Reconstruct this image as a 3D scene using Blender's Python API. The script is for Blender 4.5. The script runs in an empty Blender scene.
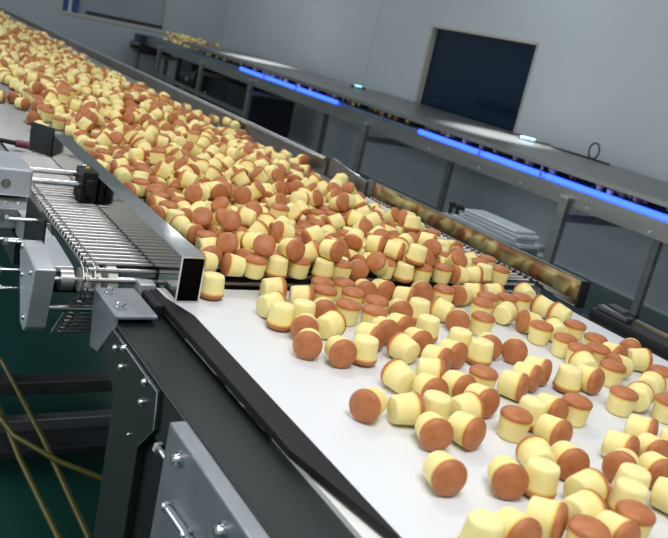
import bpy, bmesh, math, random
from mathutils import Vector, Matrix, Quaternion
random.seed(11)
SC = bpy.context.scene
COL = SC.collection
PI = math.pi

# ------------------------------------------------------------------ materials
def mat(name, base, rough=.5, metal=0., noise=None, bump=None, coat=0., emit=None, spec=.5):
    m = bpy.data.materials.new(name); m.use_nodes = True
    nt = m.node_tree; b = nt.nodes['Principled BSDF']
    b.inputs['Base Color'].default_value = (*base, 1)
    b.inputs['Roughness'].default_value = rough
    b.inputs['Metallic'].default_value = metal
    b.inputs['Specular IOR Level'].default_value = spec
    b.inputs['Coat Weight'].default_value = coat
    tc = nt.nodes.new('ShaderNodeTexCoord')
    if noise:                       # (scale, second colour, stretch, low, high)
        sc_, c2, st, lo, hi = noise
        mp = nt.nodes.new('ShaderNodeMapping'); mp.inputs['Scale'].default_value = st
        n = nt.nodes.new('ShaderNodeTexNoise'); n.inputs['Scale'].default_value = sc_; n.inputs['Detail'].default_value = 5
        r = nt.nodes.new('ShaderNodeValToRGB')
        r.color_ramp.elements[0].position = lo; r.color_ramp.elements[1].position = hi
        r.color_ramp.elements[0].color = (*base, 1); r.color_ramp.elements[1].color = (*c2, 1)
        nt.links.new(tc.outputs['Object'], mp.inputs[0]); nt.links.new(mp.outputs[0], n.inputs['Vector'])
        nt.links.new(n.outputs['Fac'], r.inputs[0]); nt.links.new(r.outputs[0], b.inputs['Base Color'])
    if bump:                        # (scale, strength, stretch)
        s, k, st = bump
        mp = nt.nodes.new('ShaderNodeMapping'); mp.inputs['Scale'].default_value = st
        n = nt.nodes.new('ShaderNodeTexNoise'); n.inputs['Scale'].default_value = s; n.inputs['Detail'].default_value = 4
        bp = nt.nodes.new('ShaderNodeBump'); bp.inputs['Strength'].default_value = k; bp.inputs['Distance'].default_value = .01
        nt.links.new(tc.outputs['Object'], mp.inputs[0]); nt.links.new(mp.outputs[0], n.inputs['Vector'])
        nt.links.new(n.outputs['Fac'], bp.inputs['Height']); nt.links.new(bp.outputs[0], b.inputs['Normal'])
    if emit:
        b.inputs['Emission Color'].default_value = (*emit[0], 1); b.inputs['Emission Strength'].default_value = emit[1]
    return m

M = {}
M['steel'] = mat('brushed steel', (.46, .46, .455), .33, .85, noise=(6, (.39, .39, .385), (.6, 9, 9), .35, .7))
M['bright'] = mat('bright steel bar', (.72, .73, .74), .18, 1.)
M['polish'] = mat('mirror polished steel', (.62, .60, .55), .09, 1., bump=(7, .05, (1, 1, 1)))
M['hood'] = mat('hood sheet steel', (.21, .21, .20), .36, .75, noise=(5, (.22, .22, .215), (.4, 3, 3), .35, .7))
M['dull'] = mat('dull steel plate', (.24, .24, .23), .38, .85, noise=(9, (.18, .18, .17), (1, 1, 1), .35, .7))
M['rail'] = mat('grey conveyor steel', (.33, .33, .31), .4, .8, noise=(4, (.26, .26, .245), (.5, 4, 4), .35, .7))
M['frame'] = mat('dark grey frame steel', (.010, .0125, .013), .42, .2, noise=(7, (.016, .019, .0195), (1, 1, 1), .4, .75), bump=(40, .04, (1, 1, 1)))
M['legplate'] = mat('green grey leg plate', (.016, .021, .020), .45, .3)  # leg plate tone, greener and a little lighter than the frame steel
M['black'] = mat('black rubber', (.007, .007, .008), .55, spec=.3)
M['blackgloss'] = mat('black plastic', (.015, .015, .017), .3)
M['alu'] = mat('milled aluminium', (.50, .52, .55), .42, .75, noise=(12, (.60, .62, .65), (1, 1, 1), .35, .7), bump=(60, .03, (1, 6, 1)))
M['alugrey'] = mat('grey cast aluminium', (.25, .27, .29), .42, .5, noise=(14, (.32, .34, .36), (1, 3, 1), .35, .75), bump=(80, .05, (1, 1, 5)))
M['belt'] = mat('white conveyor belt', (.72, .725, .735), .42, noise=(3, (.69, .70, .71), (1, 1, 1), .4, .7))
M['beltside'] = mat('cream belt underside', (.78, .77, .72), .5)
M['rod'] = mat('belt wire steel', (.36, .355, .345), .38, .9)
M['bed'] = mat('dark slider bed', (.035, .036, .036), .5, .4)
M['nylon'] = mat('cream nylon', (.74, .72, .63), .4)
M['floor'] = mat('green epoxy floor', (.0115, .066, .050), .26, noise=(2.2, (.015, .082, .072), (1, 1, 1), .35, .7), spec=.4)
M['wall'] = mat('white sandwich panel wall', (.47, .51, .53), .28, noise=(1.2, (.45, .49, .51), (1, 1, 1), .3, .7), bump=(1.6, .03, (1, 1, .3)))
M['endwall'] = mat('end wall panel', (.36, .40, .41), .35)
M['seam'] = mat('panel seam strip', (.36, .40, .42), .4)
M['winframe'] = mat('cream window frame', (.42, .41, .35), .4)
M['glassdark'] = mat('dark window glass', (.004, .016, .036), .08, spec=.35)
M['glassgrey'] = mat('grey window glass', (.27, .285, .31), .12, spec=.5)
M['bluecloth'] = mat('blue panel', (.03, .06, .22), .6)
M['whitecloth'] = mat('white panel', (.5, .5, .55), .6)
M['uv'] = mat('ultraviolet tube', (.02, .06, .4), .3, emit=((.018, .055, 1.), 6.5))
M['led'] = mat('lit connector', (.2, .5, .7), .3, emit=((.25, .7, 1.), 2.0))
M['bgbelt'] = mat('blue conveyor belt', (.16, .22, .34), .5)
M['clear'] = mat('clear plastic sheet', (.36, .40, .42), .22, bump=(20, .1, (1, 6, 12)))
M['yellow'] = mat('yellow hose', (.115, .095, .002), .45)
M['tan'] = mat('tan strip', (.17, .14, .095), .5)
M['machine'] = mat('dark machine casing', (.03, .032, .036), .4, .3)
M['machinegrey'] = mat('grey motor casing', (.07, .075, .08), .35, .6)
M['brass'] = mat('brass screw', (.5, .33, .1), .35, 1.)
M['red'] = mat('dark red cap', (.16, .03, .04), .4)

def sponge_mat():
    m = bpy.data.materials.new('yellow sponge'); m.use_nodes = True
    nt = m.node_tree; b = nt.nodes['Principled BSDF']
    b.inputs['Roughness'].default_value = .62
    b.inputs['Specular IOR Level'].default_value = .3
    b.inputs['Subsurface Weight'].default_value = .12
    b.inputs['Subsurface Radius'].default_value = (.012, .008, .003)
    b.inputs['Subsurface Scale'].default_value = .4
    at = nt.nodes.new('ShaderNodeAttribute'); at.attribute_name = 'toast'   # how far up the cake: baked darker at the rim
    r = nt.nodes.new('ShaderNodeValToRGB')
    e = r.color_ramp.elements
    e[0].position = 0; e[0].color = (.93, .81, .37, 1)
    e[1].position = 1; e[1].color = (.55, .20, .05, 1)
    x = e.new(.84); x.color = (.93, .78, .32, 1)
    x = e.new(.93); x.color = (.88, .58, .13, 1)
    n = nt.nodes.new('ShaderNodeTexNoise'); n.inputs['Scale'].default_value = 90
    tc = nt.nodes.new('ShaderNodeTexCoord')
    mx = nt.nodes.new('ShaderNodeMixRGB'); mx.blend_type = 'MULTIPLY'; mx.inputs[0].default_value = .12
    nt.links.new(tc.outputs['Object'], n.inputs['Vector'])
    nt.links.new(at.outputs['Fac'], r.inputs[0]); nt.links.new(r.outputs[0], mx.inputs[1]); nt.links.new(n.outputs['Fac'], mx.inputs[2])
    nt.links.new(mx.outputs[0], b.inputs['Base Color'])
    return m
M['sponge'] = sponge_mat()
M['crust'] = mat('browned crust', (.41, .137, .048), .45, noise=(48, (.53, .205, .080), (1, 1, 1), .35, .7), bump=(160, .08, (1, 1, 1)), spec=.35)

# ------------------------------------------------------------------ builders
class MB:
    def __init__(s): s.bm = bmesh.new()
    def box(s, lo, hi, bev=0.):
        x0, y0, z0 = [min(a, b) for a, b in zip(lo, hi)]; x1, y1, z1 = [max(a, b) for a, b in zip(lo, hi)]
        t = bmesh.new(); bmesh.ops.create_cube(t, size=1)
        for v in t.verts: v.co = Vector(((x0+x1)/2+v.co.x*(x1-x0), (y0+y1)/2+v.co.y*(y1-y0), (z0+z1)/2+v.co.z*(z1-z0)))
        if bev: bmesh.ops.bevel(t, geom=list(t.edges), offset=bev, segments=2, profile=.6, affect='EDGES')
        s.add(t); return s
    def add(s, t):
        me = bpy.data.meshes.new('tmp'); t.to_mesh(me); t.free(); s.bm.from_mesh(me); bpy.data.meshes.remove(me)
    def cyl(s, a, b, r, n=16, r2=None, cap=True):
        a = Vector(a); b = Vector(b); d = (b-a).normalized()
        u = d.orthogonal().normalized(); w = d.cross(u); r2 = r if r2 is None else r2
        A = []; B = []
        for k in range(n):
            c = math.cos(2*PI*k/n); q = math.sin(2*PI*k/n)
            A.append(s.bm.verts.new(a+(u*c+w*q)*r)); B.append(s.bm.verts.new(b+(u*c+w*q)*r2))
        for k in range(n):
            f = s.bm.faces.new((A[k], A[(k+1) % n], B[(k+1) % n], B[k])); f.smooth = n > 7
        if cap: s.bm.faces.new(A[::-1]); s.bm.faces.new(B)
        return s
    def tube(s, pts, r, n=10):
        pts = [Vector(p) for p in pts]; rings = []
        u = None
        for i, p in enumerate(pts):
            d = (pts[min(i+1, len(pts)-1)]-pts[max(i-1, 0)]).normalized()
            if u is None: u = d.orthogonal().normalized()
            u = (u-d*u.dot(d)).normalized(); w = d.cross(u)
            rings.append([s.bm.verts.new(p+(u*math.cos(2*PI*k/n)+w*math.sin(2*PI*k/n))*r) for k in range(n)])
        for R0, R1 in zip(rings, rings[1:]):
            for k in range(n):
                f = s.bm.faces.new((R0[k], R0[(k+1) % n], R1[(k+1) % n], R1[k])); f.smooth = True
        s.bm.faces.new(rings[0][::-1]); s.bm.faces.new(rings[-1]); return s
    def prism(s, poly, axis, a, b, bev=0.):
        """extrude a polygon given in the two other axes along AXIS from a to b"""
        t = bmesh.new()
        def P(p, h):
            if axis == 'x': return (h, p[0], p[1])
            if axis == 'y': return (p[0], h, p[1])
            return (p[0], p[1], h)
        A = [t.verts.new(P(p, a)) for p in poly]; B = [t.verts.new(P(p, b)) for p in poly]
        t.faces.new(A); t.faces.new(B[::-1]); n = len(poly)
        for k in range(n): t.faces.new((A[k], B[k], B[(k+1) % n], A[(k+1) % n]))
        bmesh.ops.recalc_face_normals(t, faces=list(t.faces))
        if bev: bmesh.ops.bevel(t, geom=list(t.edges), offset=bev, segments=2, profile=.6, affect='EDGES')
        s.add(t); return s
    def lathe(s, prof, c, axis, n=24):
        """prof: (r, h) along AXIS (a unit vector) from c"""
        c = Vector(c); d = Vector(axis).normalized(); u = d.orthogonal().normalized(); w = d.cross(u)
        R = []
        for r, h in prof:
            R.append([s.bm.verts.new(c+d*h+(u*math.cos(2*PI*k/n)+w*math.sin(2*PI*k/n))*max(r, 1e-5)) for k in range(n)])
        for A, B in zip(R, R[1:]):
            for k in range(n):
                f = s.bm.faces.new((A[k], A[(k+1) % n], B[(k+1) % n], B[k])); f.smooth = True
        return s
    def bolt(s, p, axis, r=.006, h=.004):
        p = Vector(p); d = Vector(axis).normalized()
        s.cyl(p, p+d*h*.35, r*1.45, 16)
        s.lathe([(r, h*.3), (r, h*.8), (r*.8, h*1.1), (0, h*1.2)], p, d, 12)
        return s
    def build(s, name, m, parent=None, **kw):
        off = Vector((0, 0, 0)); q = parent
        while q is not None: off += q.location; q = q.parent
        if parent is None and 'origin' in kw: off = Vector(kw.pop('origin'))
        kw.pop('origin', None)
        for v in s.bm.verts: v.co -= off
        bmesh.ops.recalc_face_normals(s.bm, faces=list(s.bm.faces))
        for e in s.bm.edges:
            if len(e.link_faces) == 2 and e.calc_face_angle(0) > .73: e.smooth = False
        me = bpy.data.meshes.new(name); s.bm.to_mesh(me); s.bm.free()
        me.materials.append(m)
        o = bpy.data.objects.new(name, me); COL.objects.link(o)
        if parent is not None: o.parent = parent
        else: o.location = off
        for k, v in kw.items(): o[k] = v
        return o

def thing(name, label, cat, loc, group=None):
    o = bpy.data.objects.new(name, None); COL.objects.link(o); o.location = loc; o.empty_display_size = .05
    o['label'] = label; o['category'] = cat
    if group: o['group'] = group
    return o
S = dict(kind='structure')
FZ = -1.30          # floor
ZM = -.455          # top of the mesh belt
ZW = -.48           # top of the white belt
WY = -4.84          # side wall
EX = 11.36          # end wall

# ------------------------------------------------------------------ the room
MB().box((-3, WY-.1, FZ-.1), (EX+.1, 3.0, FZ)).build('floor', M['floor'], **S)
def wall_with_hole(name, m, plane, c, a0, a1, hole):
    """wall at x or y = c, from a0 to a1, height FZ..2.0, with one window hole (h0, h1, z0, z1)"""
    h0, h1, z0, z1 = hole; b = MB()
    def piece(p0, p1, q0, q1):
        if plane == 'y': b.box((p0, c-.1, q0), (p1, c, q1))
        else: b.box((c, p0, q0), (c+.1, p1, q1))
    piece(a0, h0, FZ, 2.0); piece(h1, a1, FZ, 2.0); piece(h0, h1, FZ, z0); piece(h0, h1, z1, 2.0)
    return b.build(name, m, **S)
wall_with_hole('wall_right', M['wall'], 'y', WY, -1.0, EX+.1, (5.05, 6.50, -.56, .295))
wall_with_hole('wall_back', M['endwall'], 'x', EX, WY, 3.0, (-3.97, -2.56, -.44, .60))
b = MB()
for x in (9.2, 7.45, 3.0, 1.4):
    b.box((x-.004, WY, FZ+.03), (x+.004, WY+.002, 2.0))
b.build('trim_1', M['seam'], **S)
MB().prism([(WY, FZ), (WY+.012, FZ), (WY+.010, FZ+.012), (WY, FZ+.014)], 'x', -1.0, EX).build('baseboard_right', M['wall'], **S)
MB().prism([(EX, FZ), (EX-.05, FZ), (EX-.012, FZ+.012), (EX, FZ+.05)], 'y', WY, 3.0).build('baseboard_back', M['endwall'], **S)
# window in the side wall
w = MB()
for lo, hi in (((5.05, WY-.07, .27), (6.50, WY+.012, .297)), ((5.05, WY-.07, -.56), (6.50, WY+.012, -.53)),
               ((6.47, WY-.07, -.53), (6.50, WY+.012, .27)), ((5.05, WY-.07, -.53), (5.062, WY+.012, .27))): w.box(lo, hi, .003)
w1 = w.build('window_1', M['winframe'], **S)
MB().box((5.062, WY-.06, -.53), (6.47, WY-.05, .27)).build('pane', M['glassdark'], w1)
w = MB()
for lo, hi in (((EX-.012, -3.97, -.46), (EX+.07, -2.56, -.425)), ((EX-.012, -3.97, .58), (EX+.07, -2.56, .60)),
               ((EX-.012, -2.585, -.425), (EX+.07, -2.56, .58)), ((EX-.012, -3.97, -.425), (EX+.07, -3.945, .58))): w.box(lo, hi, .003)
w2 = w.build('window_2', M['winframe'], **S)
MB().box((EX+.04, -3.945, -.425), (EX+.05, -2.585, .58)).build('pane', M['glassgrey'], w2)
MB().box((EX+.03, -3.945, -.41), (EX+.038, -2.9, -.37)).build('sash_bar', M['machine'], w2)
t = thing('window_panel', 'blue and white panel standing in the far window, at its corner', 'panel', (EX+.01, -2.72, -.425))  # blue and white patches at the window corner, built as flat panels
MB().box((EX+.005, -2.66, -.425), (EX+.02, -2.59, .3)).build('blue_panel', M['bluecloth'], t)
MB().box((EX+.005, -2.70, -.425), (EX+.02, -2.66, .3)).build('white_edge', M['whitecloth'], t)
MB().box((EX+.005, -2.79, -.425), (EX+.02, -2.73, .3)).build('dark_blue_panel', M['bluecloth'], t)

# ------------------------------------------------------------------ mesh belt conveyor
mc = thing('mesh_belt_conveyor', 'long stainless wire mesh belt conveyor carrying the dense bed of cakes', 'conveyor', (3.0, -.9, FZ))
b = MB()
SHX, SHZ, SHR = 1.345, -.4885, .030
y0, y1 = -1.462, -.395
x = SHX+.004; pitch = .0205
while x < 9.6:
    if x < 4.2:
        b.cyl((x, y0, ZM-.004), (x, y1, ZM-.004), .004, 8, cap=False)
    else:
        b.cyl((x, y0, ZM-.004), (x, y1, ZM-.004), .004, 6, cap=False)
    x += pitch
wrap = []
for k in range(1, 6):
    a = PI/2+k*(PI/5)*.98
    wrap.append((SHX+SHR*math.cos(a), SHZ+SHR*math.sin(a)))
for k in range(1, 11):
    wrap.append((SHX+.006+k*.0125, SHZ-SHR-.0125*k))
for (wx, wz) in wrap: b.cyl((wx, y0, wz), (wx, y1, wz), .004, 8, cap=False)
mesh_belt = b.build('mesh_belt', M['rod'], mc)
# chain links at the open edge of the belt, over the top and round the sprocket
b = MB()
path = [(SHX+.004+k*pitch, ZM-.0032) for k in range(56)][::-1]+wrap
for (ax, az), (bx, bz) in zip(path, path[1:]):
    for yy in (y1+.004, y1-.016):
        b.cyl((ax, yy, az), (ax, yy+.003, az), .0055, 8)
        d = Vector((bx-ax, 0, bz-az)); n_ = Vector((-d.z, 0, d.x)).normalized()*.0028
        q = [Vector((ax, 0, az))+n_, Vector((bx, 0, bz))+n_, Vector((bx, 0, bz))-n_, Vector((ax, 0, az))-n_]
        b.prism([(v.x, v.z) for v in q], 'y', yy+.004, yy+.0065)
b.build('edge_chain', M['rod'], mc)
MB().box((1.40, -1.46, ZM-.03), (9.6, -.43, ZM-.012)).build('slider_bed', M['bed'], mc)
MB().cyl((SHX, -.31, SHZ), (SHX, -1.46, SHZ), .0065, 14).build('drive_shaft', M['bright'], mc)
MB().cyl((SHX, -.53, SHZ), (SHX, -1.455, SHZ), .0225, 20).build('end_drum', M['black'], mc)
b = MB()
b.lathe([(.0065, 0), (.021, 0), (.021, .018), (.0065, .018)], (SHX, -.385, SHZ), (0, -1, 0), 20)
b.lathe([(.0065, 0), (.026, 0), (.026, .012), (.0065, .012)], (SHX, -.405, SHZ), (0, -1, 0), 20)
b.lathe([(.0065, 0), (.0265, 0), (.0265, .017), (.0065, .017)], (SHX, -.430, SHZ), (0, -1, 0), 8)
b.build('sprocket', M['nylon'], mc)
MB().lathe([(.0065, 0), (.0185, 0), (.0185, .022), (.0065, .022)], (SHX, -.352, SHZ), (0, -1, 0), 20).build('shaft_collar', M['steel'], mc)
MB().cyl((SHX+.03, -.31, -.553), (SHX+.03, -.62, -.553), .0075, 12).build('support_rod', M['bright'], mc)
MB().cyl((SHX+.05, -.31, -.515), (SHX+.05, -.40, -.515), .016, 14).build('support_rod', M['black'], mc)
# bearing plate with its adjusting screws
poly = [(1.305, -.459), (1.425, -.446), (1.437, -.470), (1.375, -.581), (1.345, -.585), (1.33, -.572)]
bp_ = MB().prism(poly, 'y', -.337, -.303, .003).build('bearing_plate', M['alu'], mc)
for (bx, bz) in ((1.418, -.456), (1.335, -.475), (1.352, -.562), (1.395, -.50)):
    MB().bolt((bx, -.303, bz), (0, 1, 0), .004, .003).build('screw', M['bright'], bp_)
for (bx, bz) in ((1.475, -.425), (1.46, -.462), (1.50, -.530), (1.47, -.555), (1.56, -.49)):
    c = MB().cyl((bx, -.338, bz), (bx, -.284, bz), .0035, 10)
    c.cyl((bx, -.286, bz), (bx, -.279, bz), .0075, 6); c.build('adjusting_bolt', M['bright'], bp_)
MB().box((1.43, -.342, -.60), (1.58, -.337, -.41)).build('screw_plate', M['black'], bp_)
# bars and brackets beside the belt
MB().box((1.50, -.372, ZM-.012), (1.66, -.338, ZM-.004), .002).box((1.50, -.345, ZM-.052), (1.66, -.338, ZM-.006)).box((1.575, -.386, ZM-.05), (1.581, -.345, ZM-.004)).build('angle_bracket', M['alu'], mc)
MB().prism([(1.345, -.466), (1.50, -.459), (1.50, -.470), (1.345, -.476)], 'y', -.375, -.337, .002).build('foot_plate', M['alu'], mc)
MB().box((1.66, -.392, ZM-.018), (2.02, -.12, ZM-.002), .002).build('mounting_bar', M['steel'], mc)
MB().box((1.68, -.368, ZM-.050), (2.02, -.12, ZM-.022), .003).build('mounting_bar', M['alu'], mc)
for yy in (-.320, -.345): MB().bolt((1.70, yy, ZM-.002), (0, 0, 1), .004, .003).build('screw', M['bright'], mc)
# frames, rail, legs and cross beams
sr = MB().tube([(2.38, -1.462, ZM+.052), (9.6, -1.462, ZM+.030)], .0085, 12).build('side_rail', M['bright'], mc)
MB().prism([(2.38, ZM-.01), (9.6, ZM-.01), (9.6, ZM+.024), (2.38, ZM+.046)], 'y', -1.472, -1.466).build('rail_plate', M['dull'], sr)
MB().box((1.50, -1.50, ZM-.11), (9.6, -1.468, ZM-.020)).build('side_frame', M['frame'], mc)
MB().box((1.66, -.372, ZM-.12), (9.6, -.34, ZM-.06)).build('side_frame', M['frame'], mc)
for lx in (2.42, 4.4, 6.4, 8.4):
    for ly in (-1.485, -.355): MB().box((lx-.025, ly-.025, FZ), (lx+.025, ly+.025, ZM-.10)).build('leg', M['rail'], mc)
MB().box((2.365, -1.46, -1.245), (2.425, -.36, -1.20), .003).build('cross_beam', M['dull'], mc)
MB().box((2.13, -1.46, -1.245), (2.165, -.2, -1.20), .003).build('cross_beam', M['steel'], mc)
MB().box((2.03, -1.46, -1.26), (2.13, -.2, -1.235), .003).build('cross_beam', M['machinegrey'], mc)

# ------------------------------------------------------------------ adjusting cylinder left of the belt
cy = thing('guide_actuator', 'square aluminium guide actuator with two shiny rods over the mesh belt edge', 'actuator', (1.83, -.3, ZM))
MB().box((1.735, -.376, ZM+.004), (1.905, -.14, ZM+.062), .004).build('actuator_body', M['alu'], cy)
MB().cyl((1.79, -.37, ZM+.052), (1.79, -.4775, ZM+.052), .0062, 14).build('guide_rod', M['bright'], cy)
MB().cyl((1.758, -.37, ZM+.036), (1.758, -.4775, ZM+.036), .0068, 14).build('guide_rod', M['bright'], cy)
MB().bolt((1.735, -.325, ZM+.03), (-1, 0, 0), .007, .006).build('cap_screw', M['dull'], cy)
cp = thing('cover_plate', 'blue-grey cover plate lying beyond the aluminium guide actuator', 'plate', (1.99, -.30, ZM))
MB().box((1.93, -.378, ZM+.004), (2.12, -.14, ZM+.034), .004).build('plate', M['alugrey'], cp)
MB().box((1.927, -.3795, ZM+.030), (2.123, -.374, ZM+.037)).build('edge_strip', M['black'], cp)
hd = thing('air_fitting', 'black air fitting with dark red cap on the far actuator edge', 'fitting', (2.2, -.39, ZM))
MB().tube([(2.2, -.24, ZM+.038), (2.2, -.38, ZM+.028), (2.2, -.43, ZM+.024)], .006, 8).build('fitting_body', M['black'], hd)
MB().cyl((2.2, -.425, ZM+.024), (2.2, -.455, ZM+.022), .010, 12).build('end_cap', M['red'], hd)
MB().cyl((2.2, -.370, ZM), (2.2, -.370, ZM+.045), .008, 10).build('post', M['bright'], hd)

# ------------------------------------------------------------------ guides
def hollow(x0, x1, y0, y1, z0, z1, t=.003):
    b = MB()
    b.box((x0, y0, z0), (x1, y0+t, z1)); b.box((x0, y1-t, z0), (x1, y1, z1))
    b.box((x0, y0+t, z1-t), (x1, y1-t, z1)); b.box((x0, y0+t, z0), (x1, y1-t, z0+t)); return b
g = thing('guide_channel', 'hollow polished steel guide channel with open end above the white belt', 'guide', (1.7, -.535, ZM))
hollow(1.307, 2.21, -.557, -.514, ZM+.001, ZM+.058).build('channel', M['polish'], g)
hollow(1.218, 1.306, -.5575, -.5135, ZW+.001, ZM+.0583).build('open_end', M['polish'], g)
MB().box((1.298, -.5545, ZW+.004), (1.306, -.5165, ZM+.055)).build('inner_web', M['black'], g)
MB().prism([(2.19, -.512), (2.196, -.518), (2.26, -.475), (2.255, -.469)], 'z', ZM+.002, ZM+.075).build('flare_plate', M['frame'], g)
cb = MB().box((1.735, -.512, ZM+.002), (1.80, -.478, ZM+.070), .004).box((1.72, -.50, ZM+.020), (1.735, -.485, ZM+.055), .003).build('clamp_block', M['black'], g)
MB().bolt((1.765, -.495, ZM+.070), (0, 0, 1), .005, .005).build('screw', M['brass'], cb)
MB().bolt((1.84, -.508, ZM+.0585), (0, 0, 1), .005, .005).build('screw', M['bright'], g)

g = thing('guide_channel', 'mirror polished steel guide wall reflecting cakes at the far belt edge', 'guide', (1.65, -1.5, ZM))
MB().prism([(-1.478, ZM-.014), (-1.487, ZM+.045), (-1.503, ZM+.045), (-1.500, ZM-.014)], 'x', 1.205, 2.10, .0015).build('channel', M['polish'], g)
MB().box((1.199, -1.503, ZM-.016), (1.2055, -1.477, ZM+.047)).build('end_cap', M['black'], g)
MB().box((1.207, -1.4905, ZM+.0435), (2.10, -1.486, ZM+.0475)).build('top_lip', M['bright'], g)
MB().prism([(2.10, ZM-.014), (2.10, ZM+.052), (2.13, ZM+.05), (2.165, ZM+.02), (2.165, ZM-.010)], 'y', -1.486, -1.480).build('chamfered_end', M['dull'], g)
g = thing('guard_plate', 'dull steel guard plate with slanted corner between bright rail and mirrored guide', 'plate', (2.25, -1.478, ZM-.01))
MB().prism([(2.13, ZM-.012), (2.13, ZM+.038), (2.36, ZM+.062), (2.385, ZM+.050), (2.385, ZM-.012)], 'y', -1.4785, -1.4735).build('plate', M['dull'], g)
MB().tube([(2.13, -1.476, ZM+.039), (2.36, -1.476, ZM+.063)], .0025, 8).build('rolled_edge', M['bright'], g)

# ------------------------------------------------------------------ white belt conveyor
wc = thing('white_belt_conveyor', 'white belt conveyor in a dark steel frame with scattered cakes', 'conveyor', (.8, -.95, FZ))
b = MB(); prof = []
R = .022
for k in range(9):
    a = PI/2-k*PI/8
    prof.append((1.286+R*math.cos(a), ZW-R+R*math.sin(a)))
prof = [(.10, ZW)]+prof+[(.10, ZW-2*R)]
b.prism(prof, 'y', -1.468, -.528)
b.prism([(1.17, ZW)]+prof[1:-1]+[(1.17, ZW-2*R)], 'y', -.528, -.505)
bo = b.build('belt', M['belt'], wc)
for f in bo.data.polygons: f.use_smooth = False
b = MB()
b.prism([(1.16, -.5275), (1.24, -.5055), (1.30, -.5035), (1.30, -.490), (.74, -.489), (.56, -.522), (.53, -.5275)], 'z', ZW-.010, ZW+.002, .0015)
b.build('edge_strip', M['black'], wc)
MB().prism([(.80, -.4985), (.30, -.4985), (.30, -.5235), (.80, -.5235)], 'z', ZW-.020, ZW-.0125).build('belt_underlay', M['beltside'], wc)
MB().box((.10, -.498, -.508), (1.255, -.408, -.500), .002).build('frame_flange', M['frame'], wc)
MB().tube([(.10, -.409, -.5035), (1.23, -.409, -.5035)], .0045, 10).build('frame_edge', M['frame'], wc)
MB().box((.10, -.418, -.86), (.99, -.412, -.506)).build('recess_shade_sheet', M['black'], wc)  # black sheet put in for the shade of the recess below the frame
MB().box((.10, -.412, -.575), (1.0, -.406, -.506)).build('side_frame', M['frame'], wc)
lp = MB().prism([(1.215, -.506), (.955, -.506), (.945, -.560), (.995, -.615), (.985, FZ), (1.115, FZ), (1.125, -.60), (1.235, -.54)], 'y', -.4145, -.4005).build('leg_plate', M['legplate'], wc)
MB().tube([(1.20, -.4005, -.5085), (.956, -.4005, -.5085), (.946, -.4005, -.560), (.994, -.4005, -.613)], .0016, 6).build('plate_edge', M['bright'], lp)
for bx, bz in ((1.145, -.527), (1.108, -.511), (1.106, -.541), (1.004, -.516), (1.003, -.547)):
    MB().bolt((bx, -.4005, bz), (0, 1, 0), .0045, .006).build('bolt', M['bright'], lp)
MB().bolt((1.035, -.4005, -.617), (0, 1, 0), .0022, .003).build('rivet', M['bright'], lp)
br = MB().box((1.170, -.470, -.4905), (1.298, -.400, -.4845), .002).prism([(1.298, -.4905), (1.172, -.4905), (1.172, -.507), (1.235, -.575), (1.280, -.585)], 'y', -.406, -.400, .001).build('corner_bracket', M['alugrey'], wc)
for bx, by, r in ((1.270, -.418, .006), (1.205, -.418, .008)):
    MB().bolt((bx, by, -.4845), (0, 0, 1), r, .010).build('bolt', M['bright'], br)
MB().box((1.20, -.490, -.5), (1.272, -.474, -.478), .003).build('belt_tensioner', M['black'], wc)
MB().box((1.276, -.500, ZW-.05), (1.306, -.472, ZW+.010), .002).build('tail_block', M['alu'], wc)
# far side of the white conveyor
MB().box((.10, -1.497, ZW-.06), (1.19, -1.470, ZW-.001), .002).build('inner_side_frame', M['frame'], wc)
MB().box((.10, -1.545, ZW-.06), (1.175, -1.498, ZW+.020), .003).build('outer_side_frame', M['frame'], wc)
MB().box((.10, -1.556, ZW+.005), (1.09, -1.5455, ZW+.026), .002).build('edge_board', M['tan'], wc)
lt = MB().box((1.08, -1.530, ZW+.020), (1.165, -1.505, ZW+.032), .003).box((1.10, -1.540, ZW+.032), (1.15, -1.520, ZW+.040), .002).build('latch', M['machinegrey'], wc)
MB().cyl((1.09, -1.512, ZW+.028), (1.16, -1.512, ZW+.030), .004, 8).build('latch_pin', M['bright'], lt)
for lx in (.35, 1.05): MB().box((lx-.03, -1.545, FZ), (lx+.03, -1.498, ZW-.06)).build('leg', M['frame'], wc)

# ------------------------------------------------------------------ aluminium block at the very front
ab = thing('mounting_block', 'thick grey aluminium mounting block bolted to the near conveyor frame', 'block', (.65, -.385, -.60))
MB().box((.30, -.4015, -.90), (.852, -.379, -.494), .003).build('block', M['alugrey'], ab)
for bx, bz in ((.803, -.518), (.665, -.523)):
    q = MB().bolt((bx, -.379, bz), (0, 1, 0), .007, .009); q.build('bolt', M['bright'], ab)
MB().cyl((.852, -.390, -.556), (.893, -.392, -.560), .0045, 12).cyl((.893, -.392, -.560), (.902, -.3925, -.561), .009, 6).build('stop_screw', M['bright'], ab)
MB().cyl((.80, -.374, -.585), (.715, -.374, -.578), .005, 12).cyl((.80, -.374, -.585), (.807, -.374, -.586), .007, 10).cyl((.74, -.374, -.580), (.733, -.374, -.5795), .0085, 10).build('pin', M['bright'], ab)

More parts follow.
